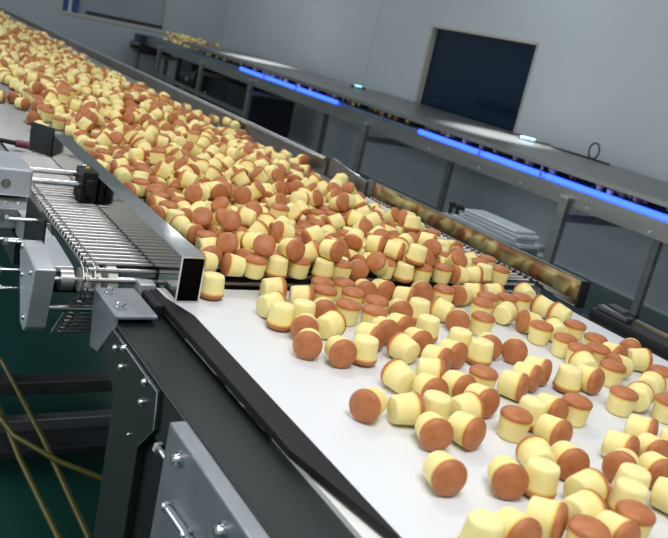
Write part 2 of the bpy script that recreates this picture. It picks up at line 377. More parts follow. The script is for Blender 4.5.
# ------------------------------------------------------------------ clear plastic sheets behind the mirrored guide
sx = thing('stand', 'low steel stand behind the mirrored guide, under the clear sheets', 'stand', (1.85, -1.80, FZ))
MB().box((1.72, -1.90, ZM-.04), (2.06, -1.72, ZM-.02), .003).build('tabletop', M['rail'], sx)
for px in (1.75, 2.03):
    for py in (-1.88, -1.74): MB().box((px-.012, py-.012, FZ), (px+.012, py+.012, ZM-.04)).build('leg', M['rail'], sx)
z = ZM-.02
specs = [(1.68, 2.0, .012, .10), (1.70, 1.97, .012, -.02), (1.69, 1.95, .011, .03), (1.71, 1.95, .009, .06)]
labs = ['lowest clear plastic sheet of the stack behind the mirrored guide', 'second lowest clear plastic sheet of the stack behind the mirrored guide',
        'third clear plastic sheet up in the stack behind the mirrored guide', 'topmost clear plastic sheet of the stack behind the mirrored guide']
for (a, c, h, rot), l in zip(specs, labs):
    o = MB().box((a, -1.83, z), (c, -1.745, z+h), .003).build('plastic_sheet', M['clear'], origin=((a+c)/2, -1.785, z), label=l, category='plastic sheet', group='clear sheets behind the guide')
    o.rotation_euler.z = rot*.3; z += h+.0003
for (px, l) in ((2.025, 'black-ringed chrome hose coupling nearest the clear plastic sheets'.replace('nearest', 'further from')), (1.992, 'black-ringed chrome hose coupling beside the clear plastic sheets')):
    t = thing('hose_coupling', l, 'coupling', (px, -1.76, ZM-.02), 'hose couplings beside the plastic sheets')
    MB().cyl((px, -1.76, ZM-.02), (px, -1.76, ZM+.012), .012, 14).build('coupling_body', M['bright'], t)
    MB().lathe([(.012, 0), (.0155, .003), (.0155, .010), (.012, .013), (.009, .013)], (px, -1.76, ZM+.010), (0, 0, 1), 18).build('rubber_ring', M['black'], t)

# ------------------------------------------------------------------ yellow hoses on the floor beams
def hose(pts, label):
    o = MB().tube(pts, .0075, 10).build('air_hose', M['yellow'], origin=pts[0], label=label, category='hose', group='yellow hoses below the conveyors')
HZ = -1.19
hose([(2.62, -.49, HZ), (2.485, -.512, HZ), (2.005, -.537, HZ), (1.569, -.547, HZ), (1.2, -.555, HZ-.03)], 'yellow hose passing over both floor beams, next to the steel leg')
hose([(2.62, -.43, HZ), (2.18, -.455, HZ), (1.915, -.461, HZ), (1.577, -.483, HZ), (1.2, -.50, HZ-.03)], 'yellow hose running down the frame corner, further from the steel leg')
hose([(2.25, -.40, HZ+.019), (2.096, -.442, HZ+.019), (2.0, -.46, HZ+.019), (1.862, -.545, HZ+.016), (1.77, -.657, HZ), (1.66, -.82, HZ-.02)], 'yellow hose slanting across the other two behind the steel leg')

# ------------------------------------------------------------------ background conveyor
bg = thing('cooling_conveyor', 'long steel conveyor along the wall with blue ultraviolet light inside', 'conveyor', (6.0, -4.0, FZ))
BY, BK = -3.6, -4.50
MB().box((1.2, BY-.02, -.635), (10.95, BY, -.533), .003).build('front_rail', M['rail'], bg)
MB().box((1.2, BK-.02, -.635), (10.95, BK, -.533), .003).build('back_rail', M['rail'], bg)
MB().box((1.2, BK, -.560), (10.95, BY-.075, -.515)).build('belt', M['bgbelt'], bg)
for x in (3.2, 5.36, 7.52, 8.85, 10.3):
    l = MB().box((x-.03, BY-.005, FZ), (x+.03, BY+.035, -.590), .003).build('leg', M['rail'], bg)
    MB().box((x-.036, BY, -.600), (x+.036, BY+.040, -.578), .003).build('leg_cap', M['bright'], l)
    MB().box((x-.025, BK-.035, FZ), (x+.025, BK+.005, -.60), .003).build('leg', M['rail'], bg)
    MB().box((x-.02, BK, -.725), (x+.02, BY, -.685), .003).build('cross_bar', M['rail'], bg)
for a, c in ((7.52, 8.85), (8.85, 10.3)):
    MB().box((a, BY-.01, -.95), (c, BY+.02, -.91)).build('stretcher', M['rail'], bg)
for x in (3.6, 4.55, 4.0, 3.05, 2.62):
    MB().bolt((x, BY, -.61), (0, 1, 0), .008, .006).build('bolt', M['bright'], bg)
for a, c in ((5.95, 6.62), (6.65, 7.30), (7.33, 7.95), (1.3, 2.35), (2.38, 3.45), (3.48, 4.02), (4.05, 4.75)):
    MB().cyl((a, BY-.045, -.520), (c, BY-.045, -.519), .017, 12).build('ultraviolet_tube', M['uv'], bg)
for x in (6.635, 7.315, 4.035, 3.465, 2.365, 5.2, 5.8):
    MB().box((x-.008, BY-.012, -.534), (x+.008, BY-.004, -.455)).build('hood_post', M['rail'], bg)
for x0_, x1_, l in ((7.03, 9.60, 'steel hood cover at the far end, with bright lamp glare, of the wall conveyor'),
                    (4.92, 7.02, 'middle steel hood cover of the wall conveyor, below the dark window'),
                    (1.2, 4.91, 'steel hood cover nearest the camera on the wall conveyor, carrying a looped cable')):
    t = thing('hood_cover', l, 'cover', ((x0_+x1_)/2, (BY+BK)/2, -.533), 'hood covers of the wall conveyor')
    bk = BK-.05 if x0_ != 4.92 else WY+.05
    b = MB(); b.box((x0_, bk, -.440), (x1_, BY+.005, -.434), .002); b.build('top_sheet', M['hood'], t)
    MB().box((x0_, BY, -.462), (x1_, BY+.006, -.435), .001).build('front_lip', M['rail'], t)
    MB().box((x0_, BK-.05, -.533), (x1_, BK-.044, -.435)).build('back_panel', M['rail'], t)
t = thing('connector', 'black cable connector with pale blue glow and a cable loop, on the nearest hood', 'connector', (4.45, -4.40, -.434))
MB().tube([(4.52, -4.38, -.418), (4.45, -4.42, -.418), (4.30, -4.47, -.418)], .012, 10).build('connector_body', M['blackgloss'], t)
MB().tube([(4.50, -4.38, -.416), (4.46, -4.405, -.413), (4.40, -4.43, -.413)], .009, 8).build('glow_window', M['led'], t)
pts = [(4.30, -4.47, -.418)]
for k in range(6): pts.append((4.24-.06*k, -4.485-.003*k, -.427))
cx0 = 3.90
for k in range(17):
    a = -PI/2+2*PI*k/16
    pts.append((cx0-.045*math.cos(a)*1.0, -4.50, -.372+.055*math.sin(a)))
pts += [(3.86, -4.50, -.428), (3.74, -4.50, -.429)]
MB().tube(pts, .006, 8).build('cable', M['black'], t)
t = thing('connector', 'small glowing connector on the middle hood, beyond the dark window', 'connector', (6.9, -4.40, -.434))
MB().tube([(6.95, -4.38, -.423), (6.80, -4.45, -.422)], .010, 8).build('connector_body', M['blackgloss'], t)
MB().tube([(6.91, -4.395, -.413), (6.84, -4.43, -.412)], .009, 8).build('glow_window', M['led'], t)
MB().tube([(7.05, -4.1, -.429), (7.0, -4.3, -.428), (6.95, -4.38, -.426)], .004, 6).build('cable', M['whitecloth'], t)
t = thing('drive_box', 'dark drive box at the far end of the wall conveyor', 'drive box', (10.98, -3.75, -.72))
MB().box((10.96, -3.99, -.76), (11.20, -3.52, -.52), .01).build('casing', M['machine'], t)
MB().cyl((10.99, -3.52, -.66), (10.99, -3.42, -.66), .05, 14).build('motor_end', M['machinegrey'], t)
MB().box((10.98, -3.53, -.62), (11.08, -3.515, -.56)).build('label_plate', M['bluecloth'], t)
for yy in (-3.55, -3.95): MB().box((11.0, yy-.02, FZ), (11.06, yy+.02, -.76)).build('leg', M['rail'], t)
t = thing('electrical_cabinet', 'dark cabinet standing beneath the wall conveyor, at its far half', 'cabinet', (8.8, -4.2, FZ))
MB().box((8.15, -4.46, FZ+.06), (9.36, -3.9, -.74), .01).build('body', M['machine'], t)
MB().box((8.17, -3.9, FZ+.10), (8.77, -3.89, -.77), .003).build('door', M['machine'], t)
MB().box((8.79, -3.9, FZ+.10), (9.34, -3.89, -.77), .003).build('door', M['machine'], t)
for xx in (8.2, 9.30):
    for yy in (-4.42, -3.95): MB().cyl((xx, yy, FZ), (xx, yy, FZ+.06), .025, 10).build('foot', M['black'], t)
t = thing('gear_motor', 'rounded grey motor hung beneath the far end of the wall conveyor', 'motor', (9.6, -3.95, FZ))
MB().lathe([(.0, 0), (.13, 0), (.15, .03), (.15, .40), (.12, .44), (0, .44)], (9.85, -3.85, -.83), (-1, 0, 0), 20).build('motor_body', M['machinegrey'], t)
MB().box((9.45, -4.0, -.76), (9.8, -3.7, -.64), .01).build('mounting', M['machine'], t)
MB().cyl((9.5, -3.70, -.85), (9.5, -3.68, -.85), .03, 12).build('shaft_end', M['bright'], t)
MB().box((9.42, -4.0, -1.0), (9.75, -3.75, FZ), .01).build('pedestal', M['machine'], t)
t = thing('control_stand', 'small dark stand beside the drive box under the wall conveyor', 'stand', (10.0, -4.1, FZ))
for yy in (-4.4, -3.75): MB().box((9.95, yy-.03, FZ), (10.01, yy+.03, -.64)).build('post', M['machine'], t)
MB().box((9.9, -4.4, -.90), (10.06, -3.75, -.70), .01).build('box', M['machine'], t)

# ------------------------------------------------------------------ the cakes
RT, RB, H = .023, .0197, .0440
SPONGE = [(0., 0.), (RB-.004, 0.), (RB-.0012, .0012), (RB, .0045), (RB+.0008, .012), (RB+.0019, .022), (RT-.0007, .029), (RT-.0002, .0328), (RT-.0010, .0348)]
CRUST = [(RT-.0004, .0324), (RT+.0003, .0339), (RT+.0001, .0362), (RT-.0014, .0388), (RT-.0048, .0412), (RT*.45, .0433), (0., .0440)]
def revolve(prof, n):
    V = []; F = []
    for r, z in prof:
        if r == 0: V.append((0, 0, z-H/2))
        else:
            for k in range(n): V.append((r*math.cos(2*PI*k/n), r*math.sin(2*PI*k/n), z-H/2))
    def ring(i):
        o = 0
        for r, z in prof[:i]: o += 1 if r == 0 else n
        return o
    for i in range(len(prof)-1):
        a, c = ring(i), ring(i+1)
        for k in range(n):
            l = (k+1) % n
            if prof[i][0] == 0: F.append((a, c+l, c+k))
            elif prof[i+1][0] == 0: F.append((a+k, a+l, c))
            else: F.append((a+k, a+l, c+l, c+k))
    return V, F
def cake_mesh(name, prof, n, m):
    V, F = revolve(prof, n)
    me = bpy.data.meshes.new(name); me.from_pydata(V, [], F); me.materials.append(m)
    at = me.attributes.new('toast', 'FLOAT', 'POINT')
    for i, v in enumerate(V): at.data[i].value = max(0., min(1., (v[2]+H/2)/.0335))
    for p in me.polygons: p.use_smooth = True
    me.update(); return me
def dec(v):
    """rows of seven whole numbers: place in fifths of a millimetre, turn as a quaternion in 1/500"""
    return [(Vector(v[i:i+3])/5000, Quaternion([c/500 for c in v[i+3:i+7]]).normalized()) for i in range(0, len(v), 7)]
BELT_CAKES = dec([
6181, -3541, -2287, 236, 260, 219, -280,
5785, -3327, -2287, 281, 218, 261, -235,
5540, -3291, -2289, 0, -495, 70, 0,
5991, -3733, -2287, 205, 282, 190, -304,
6008, -3976, -2289, -493, 0, 0, 82,
6225, -4074, -2289, 492, 0, 0, 88,
6225, -4314, -2289, 482, 0, 0, 132,
5605, -3532, -2289, 0, -434, 248, 0,
5679, -3784, -2287, 76, -333, 71, 358,
5347, -3662, -2287, 310, 181, 288, -195,
5306, -3396, -2287, 103, -326, 96, 352,
4994, -3255, -2287, 104, -326, 97, 351,
4837, -3456, -2287, 34, -339, 32, 365,
4844, -3689, -2289, 0, -337, 369, 0,
5652, -4018, -2289, -254, 0, 0, 431,
5520, -4212, -2289, 284, 0, 0, 412,
5762, -4396, -2289, -163, 0, 0, 473,
5962, -4262, -2289, -164, 0, 0, 472,
6032, -4938, -2287, 114, 323, 106, -348,
5680, -4614, -2287, 60, -335, 56, 362,
5696, -4852, -2289, 0, -126, 484, 0,
6225, -5278, -2287, 80, -332, 74, 358,
5272, -4644, -2289, 0, 439, 239, 0,
4998, -4331, -2287, 3, -340, 3, 367,
5318, -4372, -2287, 35, 339, 32, -365,
5235, -4144, -2287, 27, -339, 25, 366,
5108, -3922, -2287, 71, 334, 66, -360,
4866, -4089, -2287, 365, -30, 339, 32,
4371, -3698, -2287, 366, -14, 340, 15,
4643, -4278, -2287, 71, 334, 66, -360,
4423, -4048, -2287, 176, 298, 164, -321,
4148, -3829, -2287, 8, -340, 8, 366,
4747, -4519, -2287, 36, 338, 34, -365,
4174, -4123, -2287, 17, 340, 16, -366,
4252, -4427, -2289, 108, 0, 0, 488,
3946, -4159, -2287, 11, 340, 10, -366,
3837, -3914, -2287, 269, 231, 250, -249,
3568, -3703, -2287, 44, 338, 41, -364,
3998, -3187, -2287, 180, -296, 167, 319,
3894, -3431, -2287, 233, 263, 216, -283,
3867, -3659, -2289, 0, 164, 472, 0,
3593, -3439, -2287, 60, -336, 55, 362,
4141, -4666, -2287, 100, 327, 93, -353,
4278, -4944, -2287, 82, 331, 76, -357,
4377, -5158, -2287, 80, 332, 75, -358,
3599, -4172, -2289, -322, 0, 0, 383,
3708, -4441, -2289, 0, -500, 9, 0,
3737, -4672, -2287, 27, 339, 25, -366,
3712, -4914, -2289, -494, 0, 0, 80,
3439, -4401, -2287, 26, 339, 24, -366,
3134, -3173, -2287, 33, -339, 31, 365,
3016, -3572, -2287, 79, -332, 73, 358,
2951, -3794, -2289, 0, -69, 495, 0,
3184, -3984, -2287, 360, 64, 334, -69,
3096, -4193, -2287, 58, -336, 54, 362,
2599, -3497, -2287, 99, 327, 92, -353,
2544, -3208, -2287, 5, -340, 4, 366,
2559, -2978, -2289, 0, 87, 492, 0,
2794, -4036, -2287, 269, 231, 250, -249,
2607, -3803, -2287, 268, 232, 249, -250,
2388, -3590, -2289, 333, 0, 0, 373,
2634, -4236, -2289, 0, 497, 56, 0,
2442, -4044, -2289, 498, 0, 0, 43,
2376, -3821, -2287, 6, 340, 5, -366,
2768, -4429, -2289, 0, 55, 497, 0,
2586, -4604, -2287, 64, 335, 59, -361,
2966, -4572, -2287, 190, -291, 176, 314,
2860, -4807, -2287, 60, -335, 56, 362,
3159, -4792, -2287, 59, 336, 54, -362,
3338, -5238, -2287, 86, 331, 80, -356,
3078, -5036, -2287, 43, -338, 40, 364,
3113, -5304, -2289, 0, 270, 421, 0,
3788, -5546, -2289, 184, 0, 0, 465,
3820, -5799, -2287, 322, 162, 299, -175,
4002, -6178, -2287, 306, 188, 283, -202,
3614, -5904, -2289, -471, 0, 0, 167,
4116, -6462, -2289, -40, 0, 0, 498,
5161, -5962, -2289, -94, 0, 0, 491,
5842, -6661, -2287, 363, -48, 337, 52,
5621, -6704, -2287, 363, -44, 337, 48,
5406, -6038, -2287, 297, -199, 275, 215,
5211, -6212, -2287, 361, 59, 335, -64,
5186, -6456, -2289, 369, 0, 0, 338,
4860, -5981, -2289, 499, 0, 0, 37,
4629, -5936, -2289, 261, 0, 0, 426,
4852, -6394, -2289, 455, 0, 0, 208,
4622, -6174, -2289, -16, 0, 0, 500,
4437, -5799, -2287, 359, 68, 333, -73,
4263, -5966, -2289, -500, 0, 0, 3,
4381, -6189, -2287, 280, -220, 260, 237,
4622, -6408, -2287, 17, 340, 16, -366,
4500, -6632, -2287, 196, 287, 182, -310,
4728, -6784, -2287, 170, -301, 157, 325,
4189, -5341, -2289, 0, -260, 427, 0,
4172, -5575, -2287, 38, 338, 35, -365,
5451, -5153, -2287, 136, -316, 127, 340,
5377, -5386, -2289, 421, 0, 0, 270,
4751, -4835, -2289, 0, -472, 165, 0,
4882, -5039, -2287, 98, -328, 91, 353,
4781, -5271, -2287, 148, -311, 137, 335,
4979, -4779, -2289, 0, -401, 298, 0,
5749, -5701, -2289, -335, 0, 0, 371,
5642, -5938, -2287, 315, 174, 292, -187,
5917, -6187, -2289, -478, 0, 0, 145,
5945, -6421, -2289, -367, 0, 0, 339,
6225, -6761, -2287, 363, 49, 337, -53,
5720, -5149, -2287, 356, -82, 330, 88,
6118, -5486, -2289, -394, 0, 0, 307,
6129, -5729, -2287, 218, -273, 203, 294,
6208, -5974, -2287, 173, 300, 160, -323,
6225, -6282, -2287, 223, 270, 207, -291,
5942, -5934, -2289, 222, 0, 0, 448,
6204, -4552, -2287, 49, -337, 45, 363,
6225, -4786, -2287, 11, 340, 10, -366,
6225, -2946, -2289, 0, -499, 31, 0])
PILE_CAKES = dec([
6524, -2968, -2170, 141, -163, 293, 343,
6464, -3228, -2170, 368, -318, 107, 46,
6481, -3816, -1982, 250, -219, -247, 280,
6458, -4250, -1966, 116, 334, 31, -353,
6446, -3446, -2166, 497, 0, 0, -56,
6454, -3681, -2169, 0, -494, 75, 0,
6564, -3559, -2006, 194, 152, -188, -392,
6462, -4831, -2088, 247, -35, -240, -361,
6490, -3939, -2166, 470, 0, 0, 171,
6785, -3305, -2071, 410, -227, -148, 92,
6453, -4194, -2169, 0, -482, 133, 0,
6462, -5192, -2169, 0, -145, 478, 0,
6446, -5284, -1966, 18, -282, 413, 14,
7052, -4004, -1991, 320, -270, 180, 205,
6476, -5714, -2166, 446, 0, 0, -226,
7280, -3518, -1979, 139, -272, 20, 395,
6632, -5136, -1986, 119, -137, -344, 314,
8050, -3054, -2170, 366, -274, -193, 61,
7531, -3321, -2041, 318, -198, -70, 324,
6858, -5052, -2002, 209, 338, 34, -302,
8973, -3024, -2170, 33, -243, 231, 370,
6978, -4838, -1999, 121, 145, -392, -247,
7039, -4357, -2009, 9, -44, -430, -251,
6441, -5914, -2168, 358, -312, 121, 98,
6448, -4398, -2166, 439, 0, 0, 240,
10066, -2966, -2170, 276, -20, 334, 248,
6508, -6589, -2166, 496, 0, 0, 64,
7420, -3198, -2170, 79, -300, -149, 363,
6448, -5416, -2166, 74, 0, 0, -495,
8401, -3574, -2002, 274, 7, -299, -293,
6489, -4622, -2170, 345, -51, -331, -136,
7579, -3822, -2001, 224, -330, -74, -292,
8529, -5562, -1983, 425, 77, -252, -7,
8582, -3922, -1973, 193, 306, -200, -281,
6614, -5991, -2069, 289, -136, -129, 363,
8968, -3693, -1966, 319, -103, 319, 190,
8472, -4179, -1966, 137, 247, -227, -345,
9583, -3588, -2011, 9, 93, 271, 410,
6659, -4152, -2064, 426, 187, -142, 117,
7653, -3170, -2170, 300, 158, 296, 219,
9722, -3152, -2170, 311, 174, 286, 202,
7783, -6197, -1981, 48, 45, -495, -16,
7291, -3861, -2071, 127, 13, 216, -433,
6821, -3576, -2044, 281, -224, 345, -41,
8900, -4573, -2005, 394, 177, -5, -253,
7821, -5360, -1989, 322, -318, 135, -164,
9538, -4638, -2009, 364, -202, 54, -272,
8182, -3823, -2071, 416, -179, 24, 210,
7890, -5149, -2072, 214, -434, -68, -104,
6729, -5719, -1966, 49, -232, 242, 368,
12181, -2686, -2169, 0, 136, -481, 0,
6462, -6148, -2170, 242, 297, 156, -282,
8762, -5333, -2006, 243, 250, -25, -358,
7718, -4292, -1961, 476, 0, 0, 153,
10244, -3744, -1978, 494, -10, 50, -54,
9820, -5046, -2011, 73, 36, 199, 452,
6538, -6362, -2169, 0, -421, -269, 0,
8627, -5048, -2001, 139, 166, -329, 308,
8407, -4632, -2013, 372, 210, -110, -236,
7532, -5311, -2027, 224, 215, -80, -383,
10688, -2971, -2170, 304, 164, -292, -213,
10556, -3584, -2051, 358, 330, -68, 92,
9830, -5302, -1997, 58, 239, 10, -435,
11255, -3335, -2032, 437, 186, 78, -136,
8022, -4620, -2032, 5, -186, -413, 211,
7871, -3170, -2169, 0, -257, 429, 0,
6724, -3106, -2170, 219, -296, -158, 300,
6575, -5021, -2166, 312, 0, 0, 391,
14572, -2858, -2170, 86, 301, 148, -361,
7175, -3241, -2166, 8, 0, 0, -500,
8316, -6280, -2042, 387, 179, -119, -232,
8441, -3154, -2170, 81, -76, 326, 362,
6970, -3198, -2170, 143, 161, 294, -342,
12311, -3333, -2028, 217, 218, -370, 135,
9772, -4358, -2050, 400, 109, 138, -243,
13677, -3093, -2166, 336, 0, 0, -370,
13078, -3125, -2166, 293, 0, 0, 405,
7985, -6239, -1966, 53, -101, -319, -367,
7836, -5624, -2006, 217, -332, 291, 91,
11099, -4540, -1991, 420, -229, 65, 129,
9294, -5079, -2052, 447, 133, -168, -62,
9234, -3221, -2166, 140, 0, 0, -480,
12171, -4988, -1961, 96, 0, 0, -491,
7538, -3541, -2046, 402, 125, -127, -239,
11536, -3581, -2057, 236, 76, -189, -391,
11347, -4164, -1981, 214, -86, 336, 289,
8322, -4912, -2062, 89, -324, -314, 198,
11338, -5307, -2013, 86, -354, -123, -319,
15363, -3208, -1966, 327, -61, -329, 175,
14063, -3587, -2008, 213, -319, -116, -300,
7088, -5920, -1996, 249, 32, -366, 231,
7571, -4081, -2060, 450, 125, 177, -21,
9778, -3859, -2004, 364, 211, -159, -220,
15039, -2568, -2170, 311, 240, -233, 202,
12608, -3519, -1966, 371, -218, -254, -14,
11996, -5101, -2021, 194, -39, 201, -413,
9788, -4097, -2013, 320, -318, -211, 41,
9542, -6346, -2021, 329, -110, -190, -306,
14574, -3519, -1961, 32, 0, 0, 499,
13527, -4371, -2033, 379, -237, -128, 183,
8649, -5744, -1965, 367, -323, -90, -56,
8048, -4139, -2064, 325, 99, -239, -279,
6613, -5536, -2062, 43, 225, 96, -434,
13274, -2775, -2170, 50, -334, -30, 368,
12428, -3182, -2170, 115, 184, 280, -353,
10535, -4872, -2041, 209, -396, -217, -50,
6842, -5334, -2015, 324, 192, -1, 329,
10292, -4578, -2034, 313, -25, 277, -273,
10282, -5068, -1998, 358, -91, 145, -304,
6674, -3449, -2170, 371, -218, -255, -13,
10996, -4829, -1987, 83, -416, 209, 163,
10018, -5739, -2036, 164, 91, -397, -240,
9035, -4784, -2052, 42, 382, -245, -205,
11659, -3157, -2170, 141, 322, 94, 343,
8244, -3224, -2166, 332, 0, 0, -374,
13961, -5243, -1985, 295, -156, -256, 270,
12233, -4332, -1994, 297, 209, -64, 338,
9238, -5322, -1989, 332, -72, -347, -119,
9011, -5792, -2014, 45, 233, 5, -440,
10488, -3124, -2170, 130, -30, -334, -348,
7012, -5198, -1966, 347, -53, -327, -139,
13423, -4586, -1989, 190, 300, -130, -327,
8818, -6036, -2029, 207, 279, -350, -83,
8609, -3707, -2016, 130, -91, 305, 363,
9539, -3866, -2038, 84, -338, 296, 202,
9292, -5912, -2001, 215, -171, -78, 411,
13487, -4121, -2028, 55, 444, 93, -204,
11792, -4101, -2029, 155, -211, 398, 152,
10121, -3204, -2170, 338, -299, -152, -154,
10070, -4308, -2028, 61, 205, -13, 452,
15097, -2818, -2170, 143, -330, 57, 342,
6899, -6714, -2166, 495, 0, 0, -68,
14234, -5078, -1998, 230, 36, 289, -335,
11766, -3866, -2019, 21, 162, 115, 458,
9781, -4642, -2026, 403, 204, 5, -214,
8070, -3533, -2118, 27, -121, 452, -175,
8031, -3327, -2170, 363, 4, -335, -79,
11774, -4605, -2027, 282, 162, 358, 128,
11277, -5976, -1995, 350, -298, 181, 76,
10526, -4101, -2004, 407, -195, -13, -215,
7350, -4140, -2024, 207, -451, 23, 53,
6666, -4776, -2170, 240, -297, 154, 283,
11230, -3147, -2166, 482, 0, 0, 134,
16381, -3287, -1966, 263, -177, 284, 261,
14723, -3361, -2035, 455, 172, 39, 111,
10813, -3769, -2036, 197, 123, -441, -36,
8360, -5846, -2059, 209, -318, 322, 40,
9459, -3490, -2170, 84, -208, 263, 361,
7388, -3455, -2170, 94, -65, -329, -359,
12432, -7171, -2170, 370, 48, -332, -30,
11250, -3843, -2030, 195, 53, 186, 418,
13610, -3875, -2002, 327, -129, 175, 310,
13021, -4566, -2018, 57, 236, 83, -429,
12758, -3345, -2042, 123, 215, 8, -434,
8846, -3284, -2166, 21, 0, 0, -500,
8634, -3254, -2166, 148, 0, 0, -478,
8277, -3424, -2170, 348, 106, 318, 128,
7945, -4948, -2166, 147, 0, 0, -478,
7716, -4960, -2170, 27, 246, -227, 370,
7482, -6672, -2170, 28, -331, -50, 370,
12059, -3824, -2015, 16, -158, -221, 420,
13619, -3290, -2069, 202, 187, 177, -377,
11342, -5532, -1986, 378, 151, -43, -288,
10555, -5782, -1979, 234, 221, -70, 377,
7076, -5562, -2039, 234, -414, -151, -31,
11944, -3188, -2166, 493, 0, 0, 82,
15866, -7169, -2170, 224, 67, 328, 296,
6746, -6459, -2166, 201, 0, 0, -458,
15656, -4982, -1966, 36, 281, -183, -369,
15161, -3768, -1961, 440, -6, 5, 238,
13431, -6117, -2034, 406, -45, 187, 220,
13021, -4835, -2052, 433, 39, -243, -43,
10466, -5351, -2002, 212, -284, 328, 131,
9524, -5893, -2029, 4, 89, -251, 423,
6807, -4536, -2068, 6, -206, -99, 445,
8701, -3461, -2168, 147, -197, 271, 341,
15455, -7184, -2168, 364, 120, 312, 72,
11101, -5604, -2004, 284, -20, -254, 323,
14909, -5078, -1992, 204, 253, 280, -257,
14262, -3292, -2103, 136, -454, 69, 145,
14307, -4413, -2034, 201, 414, -69, -182,
10840, -3210, -2166, 189, 0, 0, -463,
10088, -5353, -1988, 250, -292, 319, -30,
10014, -3829, -2023, 133, 224, 17, -426,
9972, -6010, -2044, 139, 79, -175, 440,
8826, -4118, -2032, 324, 1, -257, -281,
8462, -5238, -2166, 195, 0, 0, 460,
12002, -6784, -2170, 315, 316, 112, -196,
11457, -6684, -2170, 297, 136, -306, 222,
7938, -6679, -2166, 446, 0, 0, -226,
7448, -6462, -2169, 0, -436, -244, 0,
12777, -5016, -2045, 138, -134, -446, 118,
9956, -6417, -1989, 23, -101, 481, 91,
16079, -4089, -2003, 183, -357, 295, 47,
16242, -4318, -2025, 430, -29, 183, -175,
14295, -5992, -1989, 362, -272, -127, -170,
14127, -5721, -1966, 131, 242, -231, -347,
13245, -3621, -1995, 303, -366, -33, 151,
13008, -5334, -1999, 368, -37, -212, 261,
12739, -5842, -2055, 250, -350, -238, -95,
10349, -3319, -2170, 342, 335, -16, 144,
7212, -5295, -2013, 106, -151, -434, -167,
7338, -5876, -2078, 298, -255, -77, 300,
9919, -3262, -2166, 413, 0, 0, -282,
9429, -3274, -2169, 0, 84, 493, 0,
9461, -3736, -2170, 236, 303, -143, -287,
14616, -4469, -1966, 257, 314, 117, 268,
14036, -4571, -1986, 74, -224, 231, 375,
13244, -4067, -2116, 227, 65, 254, 360,
12036, -5637, -2042, 69, -402, -199, 210,
10590, -4538, -2028, 8, 243, 376, 222,
9538, -6103, -1994, 109, -67, 473, -99,
9503, -5621, -2013, 63, -92, -427, 235,
7575, -5110, -2166, 99, 0, 0, -490,
14405, -3061, -2170, 223, -297, -154, 297,
7470, -4877, -2170, 15, 329, -61, -371,
7253, -3654, -2170, 332, 79, -326, 166,
15286, -4615, -1982, 101, 478, -74, -77,
15798, -4634, -1976, 316, 309, 198, -125,
12495, -5335, -2018, 270, 198, -24, 370,
11758, -5291, -2045, 41, -106, -167, -458,
11480, -3862, -2024, 415, -196, 188, 62,
10076, -4872, -2039, 79, -379, -137, 285,
9280, -5609, -2025, 420, -216, -11, -163,
9147, -3678, -2166, 377, 0, 0, 329,
8482, -3442, -2166, 323, 0, 0, -382,
7953, -6203, -2169, 0, -491, -93, 0,
15013, -3394, -1991, 221, -380, -145, 189,
16041, -5401, -1979, 326, -247, -270, 100,
14688, -5432, -1966, 25, 427, -258, -19,
13826, -3825, -1988, 372, -208, 78, 250,
10052, -4083, -2007, 94, -42, 256, 417,
9212, -3479, -2170, 112, -334, 27, 354,
8164, -5012, -2170, 365, -330, -60, 66,
7938, -4742, -2169, 225, 215, -257, -295,
6862, -4718, -2170, 347, -288, -172, -130,
12625, -6912, -2170, 117, 233, 240, 352,
10311, -5589, -2004, 434, -139, -196, 59,
14678, -4714, -1979, 286, 86, -284, -283,
12446, -2718, -2170, 363, -149, 300, -78,
10811, -4107, -2016, 451, -122, 177, -11,
10859, -4353, -2065, 196, 109, -227, -385,
10762, -4861, -2031, 80, -82, 225, -432,
9048, -3338, -2170, 368, -117, -314, -49,
8996, -5313, -2031, 38, -147, 154, -451,
6972, -6516, -2170, 175, 132, -308, 327,
10959, -3489, -2170, 341, -89, -323, 146,
9960, -3494, -2166, 21, 0, 0, 500,
7993, -5981, -2170, 86, -207, -264, -361,
7709, -4692, -2166, 426, 0, 0, 262,
15938, -6891, -2170, 352, -333, 41, 119,
16171, -5244, -2001, 79, 261, -408, -97,
13276, -5145, -2006, 30, 211, -34, -451,
11043, -3241, -2169, 0, -104, -489, 0,
11015, -5356, -2046, 346, -195, -27, -303,
10528, -3867, -2009, 463, -111, -150, 23,
13913, -3068, -2166, 158, 0, 0, -474,
11173, -3466, -2170, 369, 36, -333, -44,
10394, -3529, -2170, 200, -235, 239, 313,
7751, -5942, -2170, 98, -295, 158, 358,
6800, -5913, -2170, 368, -319, 102, 51,
13774, -6681, -2170, 123, 316, -110, -350,
7224, -6518, -2170, 328, -296, -157, 173,
12032, -3581, -2099, 240, -309, -29, -310,
14009, -5438, -1995, 400, 78, 121, 264,
13248, -3285, -2152, 6, -26, -485, 119,
13011, -5093, -2009, 399, 38, -295, -43,
9068, -4153, -2014, 338, 37, -315, -188,
8898, -6439, -2170, 350, -179, 283, 124,
15399, -3231, -2166, 457, 0, 0, 204,
10620, -3358, -2170, 370, -51, -331, 27,
9691, -4201, -2170, 136, 320, -99, -345,
8674, -5477, -2166, 456, 0, 0, -204,
7468, -3718, -2166, 385, 0, 0, 318,
10879, -6529, -2170, 96, -199, 270, 358,
14441, -6873, -2170, 371, -60, -330, 16,
9131, -6528, -2170, 79, 78, 326, -363,
15999, -4569, -2004, 306, 33, -389, 60,
16318, -5696, -1961, 462, 0, 0, -192,
15689, -5714, -1961, 374, 0, 0, -332,
15518, -5871, -1966, 55, -99, -320, -367,
14788, -4248, -2024, 100, -423, -154, 192,
14689, -5642, -1961, 494, 0, 0, -80,
14216, -4148, -2049, 99, -3, 260, 415,
12809, -3646, -2026, 59, 416, -121, 243,
10825, -5581, -1998, 45, -109, -78, 480,
11914, -3401, -2166, 140, 0, 0, -480,
